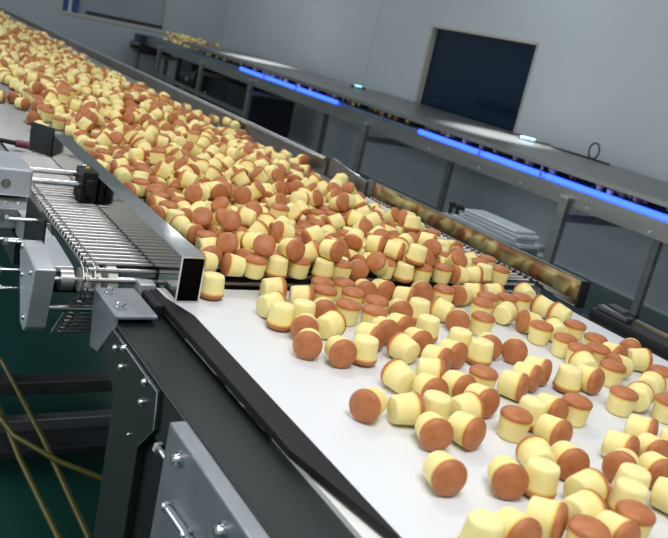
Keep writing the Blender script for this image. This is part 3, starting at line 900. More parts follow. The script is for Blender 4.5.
10176, -3516, -2166, 48, 0, 0, 498,
9632, -3351, -2169, 0, 43, 498, 0,
8882, -4724, -2169, 369, -335, 15, -37,
8162, -6222, -2170, 282, -269, 199, 242,
7458, -4456, -2166, 19, 0, 0, 500,
6650, -3756, -2166, 261, 0, 0, 427,
6742, -6227, -2169, 0, 10, 500, 0,
16255, -4562, -2018, 410, 218, -183, 36,
15927, -3564, -2031, 3, -62, 439, 231,
13781, -4569, -2028, 21, 59, -169, 466,
11781, -5788, -1999, 436, -155, -146, -120,
11325, -4829, -2084, 442, 173, -149, 49,
11331, -5760, -1993, 109, 209, -325, 297,
11201, -6402, -2166, 245, 0, 0, -436,
9756, -3518, -2158, 91, 28, -1, -491,
16382, -3209, -2169, 0, 35, 499, 0,
16106, -3201, -2170, 284, 329, 66, -239,
15854, -3188, -2166, 314, 0, 0, 389,
13001, -6551, -2170, 159, -147, 301, 335,
8926, -3512, -2170, 206, 186, -279, -309,
8687, -4239, -2166, 17, 0, 0, -500,
8455, -5453, -2166, 468, 0, 0, -176,
8266, -3651, -2151, 41, -341, -343, 118,
12546, -4878, -2093, 340, -155, -132, -304,
16272, -3554, -2019, 155, 283, 315, -216,
13291, -4867, -2047, 373, -70, 243, 217,
11751, -4358, -2027, 409, -159, -200, 132,
11092, -4299, -2029, 254, 400, 158, -20,
10030, -5118, -2028, 30, 248, 25, -433,
8336, -4406, -2170, 254, 188, 278, -271,
7709, -5263, -2169, 0, 500, 1, 0,
7173, -3462, -2166, 430, 0, 0, -255,
6969, -6056, -2166, 493, 0, 0, -82,
16391, -5965, -1968, 443, 45, -23, 227,
14700, -5208, -2017, 270, -230, 202, 289,
14481, -4850, -2042, 431, -201, 143, -57,
13438, -3222, -2169, 0, 461, -193, 0,
13022, -5565, -2031, 453, -93, 184, 45,
14630, -3188, -2170, 215, -309, 129, 302,
12224, -3488, -2169, 0, 305, -396, 0,
11198, -3669, -2166, 7, 0, 0, 500,
8752, -4454, -2170, 365, 13, -335, -68,
8439, -4189, -2169, 0, 438, 242, 0,
8467, -5667, -2166, 80, 0, 0, 494,
8248, -4009, -2168, 335, 129, 309, 160,
8242, -5231, -2170, 88, 304, -141, -361,
7016, -4938, -2170, 229, -301, 148, -292,
6774, -4972, -2170, 1, -327, -74, 371,
12217, -6614, -2170, 34, 242, -232, 370,
12088, -4584, -2060, 212, -398, 210, -47,
15299, -5375, -2021, 56, 97, -135, -468,
15268, -3559, -2016, 330, 146, -110, -328,
15054, -5510, -1971, 360, -171, -297, -58,
14746, -4040, -2011, 115, -370, -313, -40,
11572, -5591, -1999, 308, -162, -353, 64,
10644, -5460, -1998, 430, -244, 44, -62,
15183, -3229, -2166, 86, 0, 0, -493,
13395, -4480, -2170, 279, -159, -295, -245,
13107, -3916, -2170, 48, -287, -173, 368,
12172, -3240, -2169, 337, 199, -269, -156,
11471, -6432, -2166, 205, 0, 0, 456,
15528, -6622, -2170, 359, -136, -306, 93,
11044, -7166, -2170, 319, -46, 332, -189,
7879, -6412, -2170, 275, 249, -225, -249,
15049, -4069, -2026, 206, -38, 179, 418,
13512, -5551, -1999, 87, 365, -245, 222,
13269, -5618, -2019, 418, -180, 74, -193,
16373, -3889, -1995, 176, -306, -48, 351,
15545, -5334, -2017, 24, 335, 299, 218,
15377, -3760, -1961, 479, 0, 0, -142,
14761, -6023, -2011, 191, 212, -410, 3,
14444, -5585, -1996, 353, 155, -240, -209,
14256, -3909, -1987, 300, -199, 294, 186,
13819, -4824, -2051, 24, -448, -39, 217,
13616, -6415, -2166, 395, 0, 0, -306,
10753, -3551, -2170, 275, -249, 225, -249,
10790, -5781, -2037, 103, 334, 313, 173,
12637, -3216, -2170, 246, -195, 272, 278,
10410, -3749, -2166, 423, 0, 0, 266,
8546, -4544, -2168, 347, -4, -335, 132,
7205, -4251, -2166, 453, 0, 0, 212,
7274, -4751, -2170, 282, -269, 199, 242,
7159, -6202, -2169, 0, -374, -332, 0,
6711, -5707, -2166, 453, 0, 0, 212,
14265, -6632, -2170, 336, 303, -142, -158,
12799, -6664, -2170, 370, 334, 22, 24,
8339, -6706, -2170, 212, -225, 248, 305,
14044, -3820, -1991, 343, 56, -359, -14,
16191, -3772, -2014, 253, -212, -164, -338,
16044, -4851, -2000, 285, -141, -171, -345,
15681, -3735, -1982, 316, -117, -207, 306,
15765, -5509, -1994, 81, -194, 186, 414,
14952, -3246, -2170, 328, -296, -157, 174,
10573, -5134, -2040, 355, 144, -164, 276,
10320, -4351, -2064, 436, -198, -76, 121,
15633, -3219, -2166, 6, 0, 0, -500,
14125, -3108, -2166, 94, 0, 0, -491,
13231, -5911, -2169, 0, 369, -338, 0,
12651, -3735, -2166, 481, 0, 0, 135,
9458, -4207, -2170, 221, 218, -255, 298,
9431, -4495, -2166, 498, 0, 0, 49,
8690, -3958, -2166, 377, 0, 0, -329,
8143, -4793, -2169, 0, -242, 438, 0,
7867, -4508, -2169, 0, -385, 319, 0,
7661, -4482, -2170, 370, -54, -331, 23,
6934, -3974, -2170, 203, -287, -173, 311,
6789, -4297, -2170, 94, 217, -255, -359,
16304, -6508, -2170, 319, -186, -279, 189,
16372, -6711, -2170, 217, 222, -251, 301,
9780, -6668, -2170, 264, 239, -235, -260,
16262, -5019, -2031, 301, 175, 73, 351,
14403, -6458, -2170, 120, 285, 176, -351,
14426, -5367, -2047, 292, 55, 177, -361,
13997, -4091, -2110, 211, -425, 13, 157,
13792, -5754, -2048, 79, 251, -104, 413,
13552, -3643, -2047, 356, -204, -81, 274,
13304, -5366, -2031, 139, -184, -399, -194,
12344, -4547, -2060, 256, -334, 207, -173,
12542, -6074, -2074, 246, 361, 217, 109,
12076, -4074, -2076, 64, -398, -184, -230,
8732, -6305, -2170, 360, -258, -214, 90,
14079, -6151, -2166, 499, 0, 0, -36,
12858, -5658, -2166, 193, 0, 0, -461,
12663, -3521, -2166, 319, 0, 0, -385,
11685, -3731, -2170, 301, 159, -295, -218,
11433, -3236, -2169, 0, -138, -481, 0,
11401, -3738, -2170, 36, -332, -42, 369,
10925, -6146, -2169, 0, -490, 98, 0,
10175, -5662, -2170, 168, -152, -299, 331,
9699, -3748, -2170, 73, -83, 325, 364,
9641, -4496, -2169, 0, 351, 356, 0,
8899, -5689, -2170, 322, 190, -276, -184,
8668, -5217, -2170, 128, -174, 287, 348,
7157, -5174, -2170, 264, -238, -236, 261,
6731, -3955, -2166, 286, 0, 0, -410,
6739, -5198, -2170, 38, -114, 315, 369,
16398, -5251, -1978, 423, 37, -45, 261,
16246, -5484, -1991, 235, 120, -392, -165,
15698, -4132, -2152, 290, 332, -214, 98,
15038, -4378, -2068, 85, -348, -284, 203,
14538, -4071, -2039, 125, 27, -201, -439,
13754, -3552, -2170, 252, -291, -167, -273,
13808, -6103, -2170, 344, -310, -126, 140,
12214, -5783, -2048, 464, -139, 93, -81,
13958, -6525, -2170, 87, 300, 149, -361,
13425, -3937, -2166, 223, 0, 0, 447,
13167, -4465, -2170, 311, 173, -287, -203,
12949, -3298, -2166, 90, 0, 0, 492,
12925, -4418, -2166, 458, 0, 0, -200,
10413, -5869, -2166, 162, 0, 0, -473,
10168, -3751, -2170, 184, -276, -190, 322,
9924, -4971, -2170, 335, -335, 2, 159,
9148, -5220, -2170, 367, -27, -334, 54,
9184, -5745, -2170, 371, 86, 324, -13,
8958, -3746, -2169, 0, -187, -464, 0,
8500, -6236, -2170, 171, -324, 85, 329,
6642, -4457, -2168, 166, -31, 333, 332,
6797, -5465, -2170, 228, -205, -265, 293,
9328, -6428, -2169, 0, 488, 111, 0,
14014, -3287, -2170, 353, -29, -334, -114,
11539, -6074, -2034, 183, -57, -454, 82,
15547, -4678, -1991, 378, -180, -146, 230,
12625, -6461, -2170, 306, 24, -334, -210,
12426, -6382, -2169, 0, -167, -471, 0,
15643, -3434, -2166, 266, 0, 0, 423,
15321, -3987, -2169, 0, 458, 201, 0,
14608, -3506, -2166, 434, 0, 0, 249,
14314, -6167, -2169, 0, 57, -497, 0,
13976, -3500, -2170, 213, -224, -249, -304,
13631, -4014, -2170, 255, 230, -244, -270,
13375, -4216, -2169, 193, 49, -331, -317,
13109, -4252, -2168, 57, -334, 27, 367,
13136, -6215, -2169, 0, 380, -324, 0,
12871, -3954, -2170, 95, 218, -255, -359,
12438, -5489, -2170, 11, 10, 335, 371,
10626, -5871, -2166, 162, 0, 0, -473,
10724, -6065, -2170, 225, -214, 258, 295,
10392, -4752, -2169, 356, 117, -314, -106,
9883, -5631, -2170, 356, -275, 191, 106,
9784, -5399, -2170, 131, 243, -231, -347,
9356, -5249, -2170, 187, -278, -187, 320,
9219, -4469, -2166, 254, 0, 0, -430,
8242, -5438, -2166, 36, 0, 0, -499,
8214, -5999, -2166, 483, 0, 0, 129,
7189, -4017, -2170, 332, -299, -151, 167,
6954, -6259, -2170, 98, -61, -330, -358,
9589, -6504, -2142, 225, -160, 149, 389,
15002, -5288, -2047, 427, 153, -147, -150,
14528, -5826, -2012, 132, 269, 94, -389,
13549, -5298, -2047, 37, -446, 49, 218,
12756, -4589, -2089, 47, 59, -214, 446,
12757, -4814, -2142, 131, -437, -102, 179,
9050, -6302, -2166, 466, 0, 0, 181,
9074, -5551, -2064, 303, -290, -256, 93,
7824, -4109, -2166, 394, 0, 0, -308,
16127, -4521, -2170, 245, -196, -272, -279,
16119, -6271, -2170, 131, 332, 46, -347,
15898, -4188, -2166, 146, 0, 0, -478,
15622, -5210, -2170, 90, -203, 266, 360,
13554, -3480, -2170, 12, 329, -64, -371,
13580, -6104, -2168, 331, -278, 186, 168,
13433, -5929, -2166, 236, 0, 0, -441,
13136, -5729, -2170, 334, 208, -263, -162,
12888, -4210, -2170, 256, -231, -243, 269,
12643, -3939, -2169, 0, -245, -436, 0,
12678, -5488, -2166, 172, 0, 0, -470,
12641, -5691, -2170, 346, -100, -320, 134,
11904, -3756, -2166, 459, 0, 0, 198,
10144, -4694, -2170, 367, -331, 50, -56,
9931, -4248, -2169, 364, -330, 57, 75,
9404, -4745, -2169, 0, 498, -47, 0,
8639, -5890, -2170, 371, -335, 9, -10,
8472, -3747, -2170, 207, -229, 244, 308,
7398, -5210, -2170, 114, 231, 242, 353,
6956, -3422, -2170, 362, 0, -335, -83,
15968, -6512, -2170, 277, 161, -294, 247,
13222, -6441, -2170, 362, -145, -302, -82,
7678, -6475, -2170, 324, -225, -249, -181,
16294, -6144, -2062, 296, 16, -180, 360,
15519, -3571, -2036, 440, -171, -128, -103,
15492, -5592, -2038, 416, -72, 188, 191,
15263, -5833, -2026, 300, 99, -192, 337,
15013, -3629, -2091, 286, -41, 224, 341,
11302, -4588, -2028, 252, -53, 225, 365,
7874, -3548, -2170, 43, -39, -333, 369,
16377, -5454, -2166, 500, 0, 0, -10,
16392, -6315, -2166, 140, 0, 0, -480,
16109, -4238, -2170, 371, -335, -6, 7,
16025, -5197, -2166, 376, 0, 0, -329,
15880, -3389, -2169, 0, 464, -187, 0,
15521, -3964, -2166, 298, 0, 0, -402,
14854, -4424, -2149, 207, -338, 244, 182,
13350, -3484, -2166, 127, 0, 0, -484,
13351, -6261, -2170, 359, -255, -217, 94,
13187, -5017, -2170, 355, -166, -291, -107,
12932, -5848, -2170, 313, 283, -179, -199,
12586, -5083, -2170, 162, 327, -74, -334,
12489, -3396, -2166, 499, 0, 0, 36,
12399, -3591, -2166, 403, 0, 0, -297,
12226, -5606, -2170, 371, 83, 325, -10,
11926, -4247, -2169, 0, -107, -488, 0,
11914, -4943, -2170, 355, -331, 52, 107,
11629, -3411, -2166, 390, 0, 0, -313,
11702, -4219, -2170, 358, -133, -307, 97,
11391, -3446, -2170, 149, -156, -297, -340,
11402, -4027, -2170, 254, -187, 278, 270,
11187, -5255, -2170, 182, -275, -191, 323,
11024, -4471, -2170, 17, 330, -59, -371,
10662, -3769, -2170, 324, -224, -249, -181,
9998, -5454, -2166, 65, 0, 0, -496,
9666, -4734, -2170, 232, 76, -326, -289,
9669, -4961, -2166, 30, 0, 0, 499,
9775, -5171, -2170, 181, 274, -192, -324,
9455, -4000, -2170, 268, -242, -232, 256,
9157, -4942, -2166, 336, 0, 0, -370,
8876, -5459, -2170, 49, 334, -31, -368,
8925, -5899, -2170, 193, 240, -234, 317,
8739, -3684, -2170, 371, 308, 132, -17,
8679, -4706, -2166, 185, 0, 0, -464,
8677, -5679, -2169, 0, -455, -206, 0,
8649, -6098, -2169, 0, 483, 128, 0,
8101, -4453, -2170, 282, -156, 297, 241,
7985, -3748, -2166, 243, 0, 0, -437,
7686, -3429, -2170, 337, -299, 151, 155,
7683, -3929, -2170, 260, -285, 176, 264,
7709, -6191, -2170, 83, 302, -145, -362,
7486, -5729, -2170, 169, 8, -335, -330,
6872, -3752, -2170, 127, -174, -286, -349,
7010, -4475, -2168, 73, 329, -60, -364,
10651, -6849, -2169, 0, -474, -159, 0,
9826, -6330, -2170, 256, 288, 171, -269,
10404, -6715, -2170, 23, -127, 310, 370,
10032, -6572, -2169, 0, -140, 480, 0,
8333, -6466, -2166, 135, 0, 0, -481,
8092, -6452, -2170, 337, -300, 150, 156,
13042, -6021, -2169, 0, 262, 426, 0,
16162, -5968, -2170, 22, -331, -55, 370,
15972, -3833, -2046, 134, -399, -237, -129,
15932, -4400, -2166, 454, 0, 0, 210,
15946, -5825, -2170, 121, 333, 36, -351,
15738, -3917, -2092, 365, -162, 184, 238,
15268, -4923, -2170, 307, -320, -99, -208,
15445, -6410, -2166, 451, 0, 0, -216,
15044, -4835, -2152, 69, 127, -472, -81,
14816, -4808, -2166, 279, 145, -313, -229,
14931, -5618, -2098, 334, -46, 201, 310,
14395, -3549, -2169, 0, -433, -250, 0,
14171, -6419, -2170, 193, 281, -182, -317,
14212, -5347, -2029, 238, -43, 198, 391,
13798, -3332, -2161, 11, -497, 30, 39,
12918, -6233, -2169, 0, 415, 279, 0,
12794, -6050, -2170, 370, 192, 274, 23,
12381, -3810, -2170, 365, 324, -86, 67,
11710, -6141, -2169, 0, -376, 329, 0,
11289, -5050, -2169, 341, -335, -3, -146,
10519, -6071, -2170, 266, -174, -286, -259,
10105, -6094, -2170, 281, 156, -296, 242,
10248, -6556, -2170, 221, 307, -135, 298,
9586, -5311, -2168, 357, -96, -321, -102,
9650, -5569, -2144, 124, 266, -367, -172,
9281, -3848, -2166, 317, 0, 0, 387,
8605, -6528, -2166, 110, 0, 0, 488,
8254, -4616, -2169, 103, -217, -255, -357,
8069, -5576, -2170, 142, -273, -194, -343,
8118, -5802, -2166, 486, 0, 0, -118,
7075, -3794, -2165, 265, 132, -324, -239,
7072, -5818, -2170, 120, -285, -177, -351,
16391, -3426, -2166, 398, 0, 0, -302,
16391, -3735, -2169, 0, 410, 287, 0,
16348, -3986, -2170, 326, -195, -272, 178,
16376, -4204, -2170, 173, 269, -200, -328,
16386, -4426, -2166, 489, 0, 0, 105,
16392, -4667, -2166, 499, 0, 0, -38,
16384, -4891, -2169, 296, 316, 110, -224,
16379, -5156, -2170, 130, -172, 288, 347,
16345, -5727, -2169, 0, -328, 377, 0,
16379, -5938, -2170, 83, -74, -327, -362,
16118, -3471, -2166, 320, 0, 0, -385,
16052, -3682, -2170, 363, -142, -304, -78,
16149, -3948, -2166, 390, 0, 0, 314,
16157, -4745, -2166, 312, 0, 0, -391,
16081, -4978, -2170, 335, -77, -326, 159,
16074, -5518, -2166, 142, 0, 0, -479,
16132, -5713, -2169, 0, 500, 18, 0,
15963, -6052, -2169, 0, 463, -189, 0,
15820, -3696, -2170, 277, 250, -223, -247,
15927, -3982, -2170, 307, 167, -290, -209,
15802, -4560, -2170, 0, -262, 209, 371,
15929, -4749, -2166, 490, 0, 0, -99,
15869, -4955, -2166, 96, 0, 0, 491,
15818, -5159, -2161, 202, -10, -14, 457,
15878, -5406, -2166, 203, 0, 0, 457,
15881, -5631, -2170, 334, -73, -327, 162,
15765, -5966, -2170, 361, -328, 71, 87,
15811, -6196, -2170, 254, 101, -320, -270,
15598, -3739, -2170, 283, -268, 201, 240,
15606, -4321, -2170, 75, 299, -151, -363,
15584, -4526, -2169, 0, 1, 500, 0,
15694, -4739, -2166, 332, 0, 0, 374,
15644, -4936, -2169, 0, -364, -343, 0,
15673, -5472, -2170, 276, -163, -293, -249,
15641, -5704, -2166, 496, 0, 0, -65,
15557, -5890, -2169, 0, 384, -320, 0,
15566, -6108, -2170, 274, -165, -291, -250,
15394, -3472, -2170, 304, -248, 225, 213,
15394, -3757, -2169, 0, -308, -394, 0,
15404, -4254, -2166, 174, 0, 0, -469,
15388, -4487, -2166, 392, 0, 0, 311,
15416, -4727, -2166, 245, 0, 0, 436,
15458, -5010, -2166, 364, 0, 0, 343,
15402, -5230, -2170, 173, 134, 307, -328,
15427, -5452, -2170, 350, -236, 238, -123,
15348, -5694, -2170, 218, 197, -271, -300,
15351, -5959, -2170, 126, -317, 108, -349,
15366, -6180, -2169, 0, 74, -494, 0,
15146, -3441, -2166, 107, 0, 0, 489,
15192, -3701, -2170, 339, -335, -11, -150,
15131, -3909, -2170, 246, -294, -161, -278,
15191, -4223, -2166, 453, 0, 0, 211,
15183, -4486, -2170, 208, 229, 245, -308,
15211, -4705, -2170, 125, -176, 285, 349,
15051, -5061, -2168, 369, -149, -300, -43,
15199, -5232, -2166, 424, 0, 0, 265,
15133, -5432, -2169, 0, -198, -459, 0,
15146, -5654, -2166, 496, 0, 0, -64,
15119, -5916, -2170, 280, -271, 197, 244,
15098, -6134, -2168, 224, -256, -215, 297,
14877, -3449, -2170, 265, -317, -107, 260,
14851, -3769, -2170, 371, -76, -326, 3,
14898, -3981, -2170, 239, -202, 267, 284,
14955, -4198, -2170, 201, 286, -175, -312,
14979, -4621, -2169, 180, -332, 44, -325,
14837, -5017, -2170, 321, -312, -122, -186,
14845, -5234, -2170, 0, 0, -335, -371,
14828, -5449, -2170, 289, 261, -210, -233,
14804, -5826, -2170, 198, 333, -36, -314,
14925, -5989, -2166, 81, 0, 0, 493,
14794, -6196, -2170, 312, 333, -41, -201,
14629, -3709, -2170, 371, 62, -329, -14,
14661, -3936, -2170, 131, -319, -103, 347,
14606, -4244, -2169, 178, 287, -172, -326,
14662, -4479, -2169, 0, -7, 500, 0,
14621, -4698, -2170, 287, 141, -304, -236,
14624, -4962, -2170, 338, -215, -257, 153,
14567, -5228, -2170, 38, -114, 315, 369,
14598, -5467, -2169, 0, -478, -148, 0,
14638, -5677, -2169, 0, 238, -440, 0,
14574, -5986, -2166, 232, 0, 0, 443,
14567, -6228, -2170, 61, 55, -331, -366,
14481, -3334, -2170, 82, 302, 145, -362,
14383, -3782, -2169, 0, 450, 219, 0,
14362, -3988, -2166, 117, 0, 0, -486,
14398, -4230, -2166, 499, 0, 0, 27,
14456, -4508, -2170, 95, -63, -329, -359,
14377, -4721, -2170, 359, 137, -306, -93,
14372, -5015, -2166, 486, 0, 0, 118,
14343, -5218, -2170, 357, 129, -309, -102,
14360, -5521, -2170, 324, 192, -274, -181,
14399, -5722, -2166, 446, 0, 0, 225,
14372, -5956, -2170, 371, -335, 16, -18,
14197, -3489, -2170, 225, -215, -257, -295,
14178, -3709, -2166, 367, 0, 0, 340,
14154, -3913, -2170, 75, -335, -7, 364,
14128, -4304, -2168, 361, 73, -327, -88,
14148, -4508, -2166, 1, 0, 0, 500,
14147, -4732, -2139, 413, 29, -167, -226,
14154, -4938, -2170, 261, -236, -238, 263,
14130, -5185, -2166, 235, 0, 0, -441,
14138, -5524, -2169, 0, -405, -293, 0,
14162, -5738, -2169, 0, 500, 10, 0,
14168, -5954, -2166, 29, 0, 0, -499,
13905, -3713, -2166, 487, 0, 0, 112,
13879, -3934, -2170, 196, 333, -39, -315,
13839, -4227, -2166, 412, 0, 0, -283,
13936, -4430, -2170, 261, 180, 283, -264,
13931, -4673, -2169, 0, 479, -144, 0,
13918, -4983, -2169, 0, 5, -500, 0,
13901, -5186, -2168, 361, -57, -330, 90,
13863, -5455, -2170, 121, -316, -112, 351,
13967, -5668, -2170, 177, -330, -58, 326,
13946, -5907, -2170, 174, -270, -198, 328,
13691, -3787, -2170, 225, 68, -328, -295,
13638, -4218, -2170, 89, -68, -328, -360,
13716, -4431, -2170, 313, -176, -285, 200,
13651, -4692, -2166, 481, 0, 0, 136,
13646, -4953, -2166, 461, 0, 0, -193,
13676, -5159, -2169, 0, 27, -499, 0,
13658, -5449, -2170, 199, 285, -177, -313,
13617, -5671, -2169, 0, 72, 495, 0,
13692, -5912, -2170, 285, -7, -335, -237,
13382, -3737, -2170, 269, 243, -231, -256,
13438, -4727, -2161, 386, -301, -88, -52,
13439, -4981, -2170, 362, -326, 76, 81,
13416, -5190, -2170, 359, -329, -63, -95,
13371, -5505, -2170, 199, -284, 177, -313,
13416, -5715, -2166, 420, 0, 0, 271,
13135, -3478, -2166, 428, 0, 0, -259,
13172, -3693, -2169, 329, -181, -282, 172,
13183, -4709, -2170, 325, -310, -128, -180,
13142, -5244, -2169, 0, -354, -353, 0,
13149, -5468, -2170, 334, -302, 146, 161,
12909, -3500, -2170, 237, -305, -139, 285,
12962, -3731, -2169, 179, 278, -187, -325,
12950, -4688, -2170, 100, -308, -131, 357,
12956, -4985, -2170, 309, 171, -288, -205,
12936, -5199, -2170, 122, 316, -111, -350,
12881, -5416, -2166, 441, 0, 0, 236,
12668, -4188, -2170, 290, 145, -302, -232,
12706, -4399, -2170, 33, 332, -45, -370,
12561, -4614, -2170, 184, 24, -334, -322,
12659, -5271, -2166, 499, 0, 0, -26,
12540, -5895, -2170, 175, -329, -61, 328,
12684, -6224, -2166, 126, 0, 0, -484,
12418, -4023, -2168, 351, -313, -118, -122,
12366, -4234, -2169, 239, 292, -163, -284,
12491, -4409, -2169, 0, 97, -491, 0,
12369, -4735, -2170, 92, -202, 267, 360,
12331, -4980, -2166, 334, 0, 0, 372,
12385, -5201, -2170, 184, -247, 227, 322,
12401, -5722, -2166, 490, 0, 0, 98,
12328, -5961, -2166, 405, 0, 0, 293,
12361, -6180, -2170, 352, -116, -315, 117,
12192, -3704, -2169, 0, -463, 188, 0,
12186, -3926, -2170, 340, -200, -269, -150,
12144, -4244, -2170, 212, -195, -272, 305,
12219, -4435, -2170, 138, 331, 52, -344,
12139, -4765, -2169, 320, 164, -292, -189,
12129, -4971, -2169, 0, 366, -340, 0,
12161, -5172, -2166, 491, 0, 0, 96,
12169, -5391, -2170, 231, 209, -262, -290,
12076, -5896, -2168, 226, 145, -301, -295,
12154, -6115, -2169, 0, -372, -334, 0,
11888, -3979, -2170, 321, -290, -168, 186,
11914, -4451, -2166, 463, 0, 0, -188,
11934, -4725, -2170, 234, -206, 264, 288,
11936, -5227, -2170, 363, 4, -335, -79,
11891, -5448, -2170, 42, 284, -178, -369,
11845, -5648, -2166, 91, 0, 0, -492,
11856, -5931, -2166, 208, 0, 0, 455,
11918, -6260, -2170, 286, -150, -299, -236,
11622, -3975, -2166, 346, 0, 0, 361,
11662, -4468, -2170, 36, 281, -182, -369,
11711, -4732, -2169, 5, 331, -53, -371,
11702, -4936, -2166, 83, 0, 0, 493,
11712, -5139, -2170, 335, -76, -326, 159,
11665, -5471, -2166, 223, 0, 0, 448,
11643, -5723, -2166, 313, 0, 0, -390,
11641, -5924, -2169, 0, 500, -9, 0,
11667, -6339, -2166, 229, 0, 0, 444,
11441, -4246, -2169, 110, -304, -140, 354,
11445, -4454, -2166, 338, 0, 0, 369,
11466, -4660, -2170, 368, -35, -333, 45,
11491, -4946, -2169, 365, -265, -204, -67,
11491, -5197, -2170, 20, 129, 309, -371,
11453, -5446, -2166, 449, 0, 0, 220,
11432, -5671, -2170, 334, -208, -263, 162,
11434, -5898, -2170, 324, -192, -274, 181,
11356, -6107, -2170, 24, -275, 191, -370,
11122, -3984, -2166, 133, 0, 0, -482,
11222, -4174, -2166, 450, 0, 0, -219,
11239, -4427, -2170, 201, -107, 318, 312,
11115, -4697, -2169, 0, -488, 107, 0,
11120, -4909, -2169, 0, -116, 486, 0,
11202, -5460, -2166, 288, 0, 0, -409,
11188, -5742, -2166, 497, 0, 0, -57,
11146, -5941, -2170, 248, 224, -250, -276,
11127, -6149, -2166, 497, 0, 0, 51,
10983, -3694, -2166, 254, 0, 0, -431,
10886, -3950, -2166, 497, 0, 0, 53,
10939, -4201, -2170, 326, -294, -161, 178,
10895, -4769, -2170, 164, -143, 303, 333,
10912, -4991, -2170, 144, -161, -294, -342,
10959, -5204, -2170, 44, 333, -35, -368,
10967, -5523, -2170, 248, -310, -127, 276,
10975, -5732, -2166, 265, 0, 0, -424,
10926, -5943, -2166, 355, 0, 0, 353,
10642, -3999, -2168, 357, -93, -322, 103,
10675, -4222, -2166, 128, 0, 0, -483,
10706, -4444, -2170, 306, -331, -51, 210,
10665, -4701, -2166, 122, 0, 0, 485,
10679, -4983, -2170, 81, -335, -1, 362,
10746, -5197, -2169, 0, 361, -346, 0,
10785, -5420, -2170, 104, -335, 19, 356,
10663, -5643, -2166, 439, 0, 0, -240,
10416, -3989, -2168, 369, -44, -332, -47,
10457, -4208, -2170, 73, -335, -9, 364,
10439, -4522, -2170, 361, -263, -207, -85,
10408, -4979, -2170, 281, 134, -307, -242,
10388, -5182, -2166, 170, 0, 0, 470,
10456, -5467, -2168, 144, 305, -137, -342,
10458, -5671, -2169, 0, -64, 496, 0,
10316, -6166, -2170, 181, -322, 95, 324,
10186, -3964, -2169, 0, 423, 266, 0,
10192, -4181, -2170, 42, -111, -316, -369,
10130, -4478, -2166, 487, 0, 0, -115,
10171, -5022, -2170, 184, -124, -311, -322,
10194, -5246, -2170, 127, 174, -286, 349,
10253, -5442, -2166, 203, 0, 0, -457,
10212, -5887, -2170, 40, -333, 39, -369,
10038, -6284, -2166, 493, 0, 0, -84,
9911, -3704, -2170, 364, -325, 82, 74,
9920, -3987, -2166, 471, 0, 0, 168,
9898, -4510, -2143, 96, 406, -179, -210,
9919, -4751, -2168, 125, -264, -206, 350,
9978, -5251, -2170, 347, 103, -319, -131,
9894, -5853, -2170, 341, 90, -323, -145,
9858, -6126, -2168, 310, 65, -328, -204,
9695, -3968, -2170, 238, 305, -138, -284,
9673, -5769, -2170, 327, 197, -271, -176,
9706, -5972, -2166, 283, 0, 0, 412,
9636, -6206, -2170, 364, -325, -83, -73,
9449, -4949, -2169, 203, 298, -152, -311,
9436, -5463, -2169, 0, 54, 497, 0,
9414, -5756, -2170, 129, 117, 314, 348,
9410, -6002, -2170, 265, 282, -181, 260,
9402, -6238, -2166, 499, 0, 0, 34,
9121, -3992, -2166, 368, 0, 0, -338,
9223, -4265, -2169, 0, 38, -499, 0,
9188, -4674, -2170, 147, 323, -88, -341,
9209, -5446, -2170, 242, -62, -329, -281,
9144, -5948, -2166, 100, 0, 0, 490,
9205, -6159, -2170, 250, 334, 22, -274,
8919, -3958, -2170, 101, -58, 330, 357,
8964, -4242, -2170, 341, 90, -323, -145,
8998, -4447, -2170, 345, -98, -320, 136,
8928, -4947, -2170, 61, -334, -20, 366,
8869, -5174, -2166, 124, 0, 0, 484,
8989, -6096, -2166, 227, 0, 0, 446,
8719, -4992, -2170, 2, 2, -335, -371,
8464, -3958, -2170, 331, -68, -328, 167,
8463, -4783, -2170, 251, -190, -276, -273,
8484, -5013, -2170, 58, 292, -165, -366,
8444, -6020, -2169, 0, -406, -292, 0,
8232, -4212, -2170, 352, 115, -315, -118,
8262, -5658, -2169, 0, 488, -107, 0,
8001, -3964, -2170, 339, 84, -324, -151,
7934, -4296, -2170, 307, -331, -50, 209,
8001, -5291, -2170, 243, 335, 13, -281,
7894, -5470, -2166, 286, 0, 0, 410,
7914, -5761, -2170, 173, -134, -307, -328,
7689, -3713, -2170, 365, -323, -90, -66,
7684, -4271, -2166, 276, 0, 0, 417,
7673, -5471, -2166, 80, 0, 0, 493,
7686, -5686, -2166, 432, 0, 0, 251,
7448, -3958, -2170, 334, -209, 262, 161,
7483, -4254, -2169, 0, 192, 462, 0,
7501, -4669, -2170, 42, -111, -316, -369,
7467, -5474, -2170, 236, -204, -266, -286,
7514, -5991, -2166, 496, 0, 0, 65,
7467, -6206, -2170, 220, -199, -270, 299,
7218, -4509, -2169, 0, 212, -453, 0,
7248, -4977, -2170, 135, -168, -290, -346,
7258, -5456, -2166, 55, 0, 0, -497,
7231, -5674, -2166, 217, 0, 0, 451,
7208, -6001, -2170, 352, -241, -233, 116,
6996, -4178, -2170, 113, -47, -332, -354,
7063, -4675, -2166, 76, 0, 0, -494,
6953, -5178, -2166, 114, 0, 0, 487,
7004, -5386, -2166, 55, 0, 0, -497,
6919, -5645, -2170, 365, -252, -220, -66])
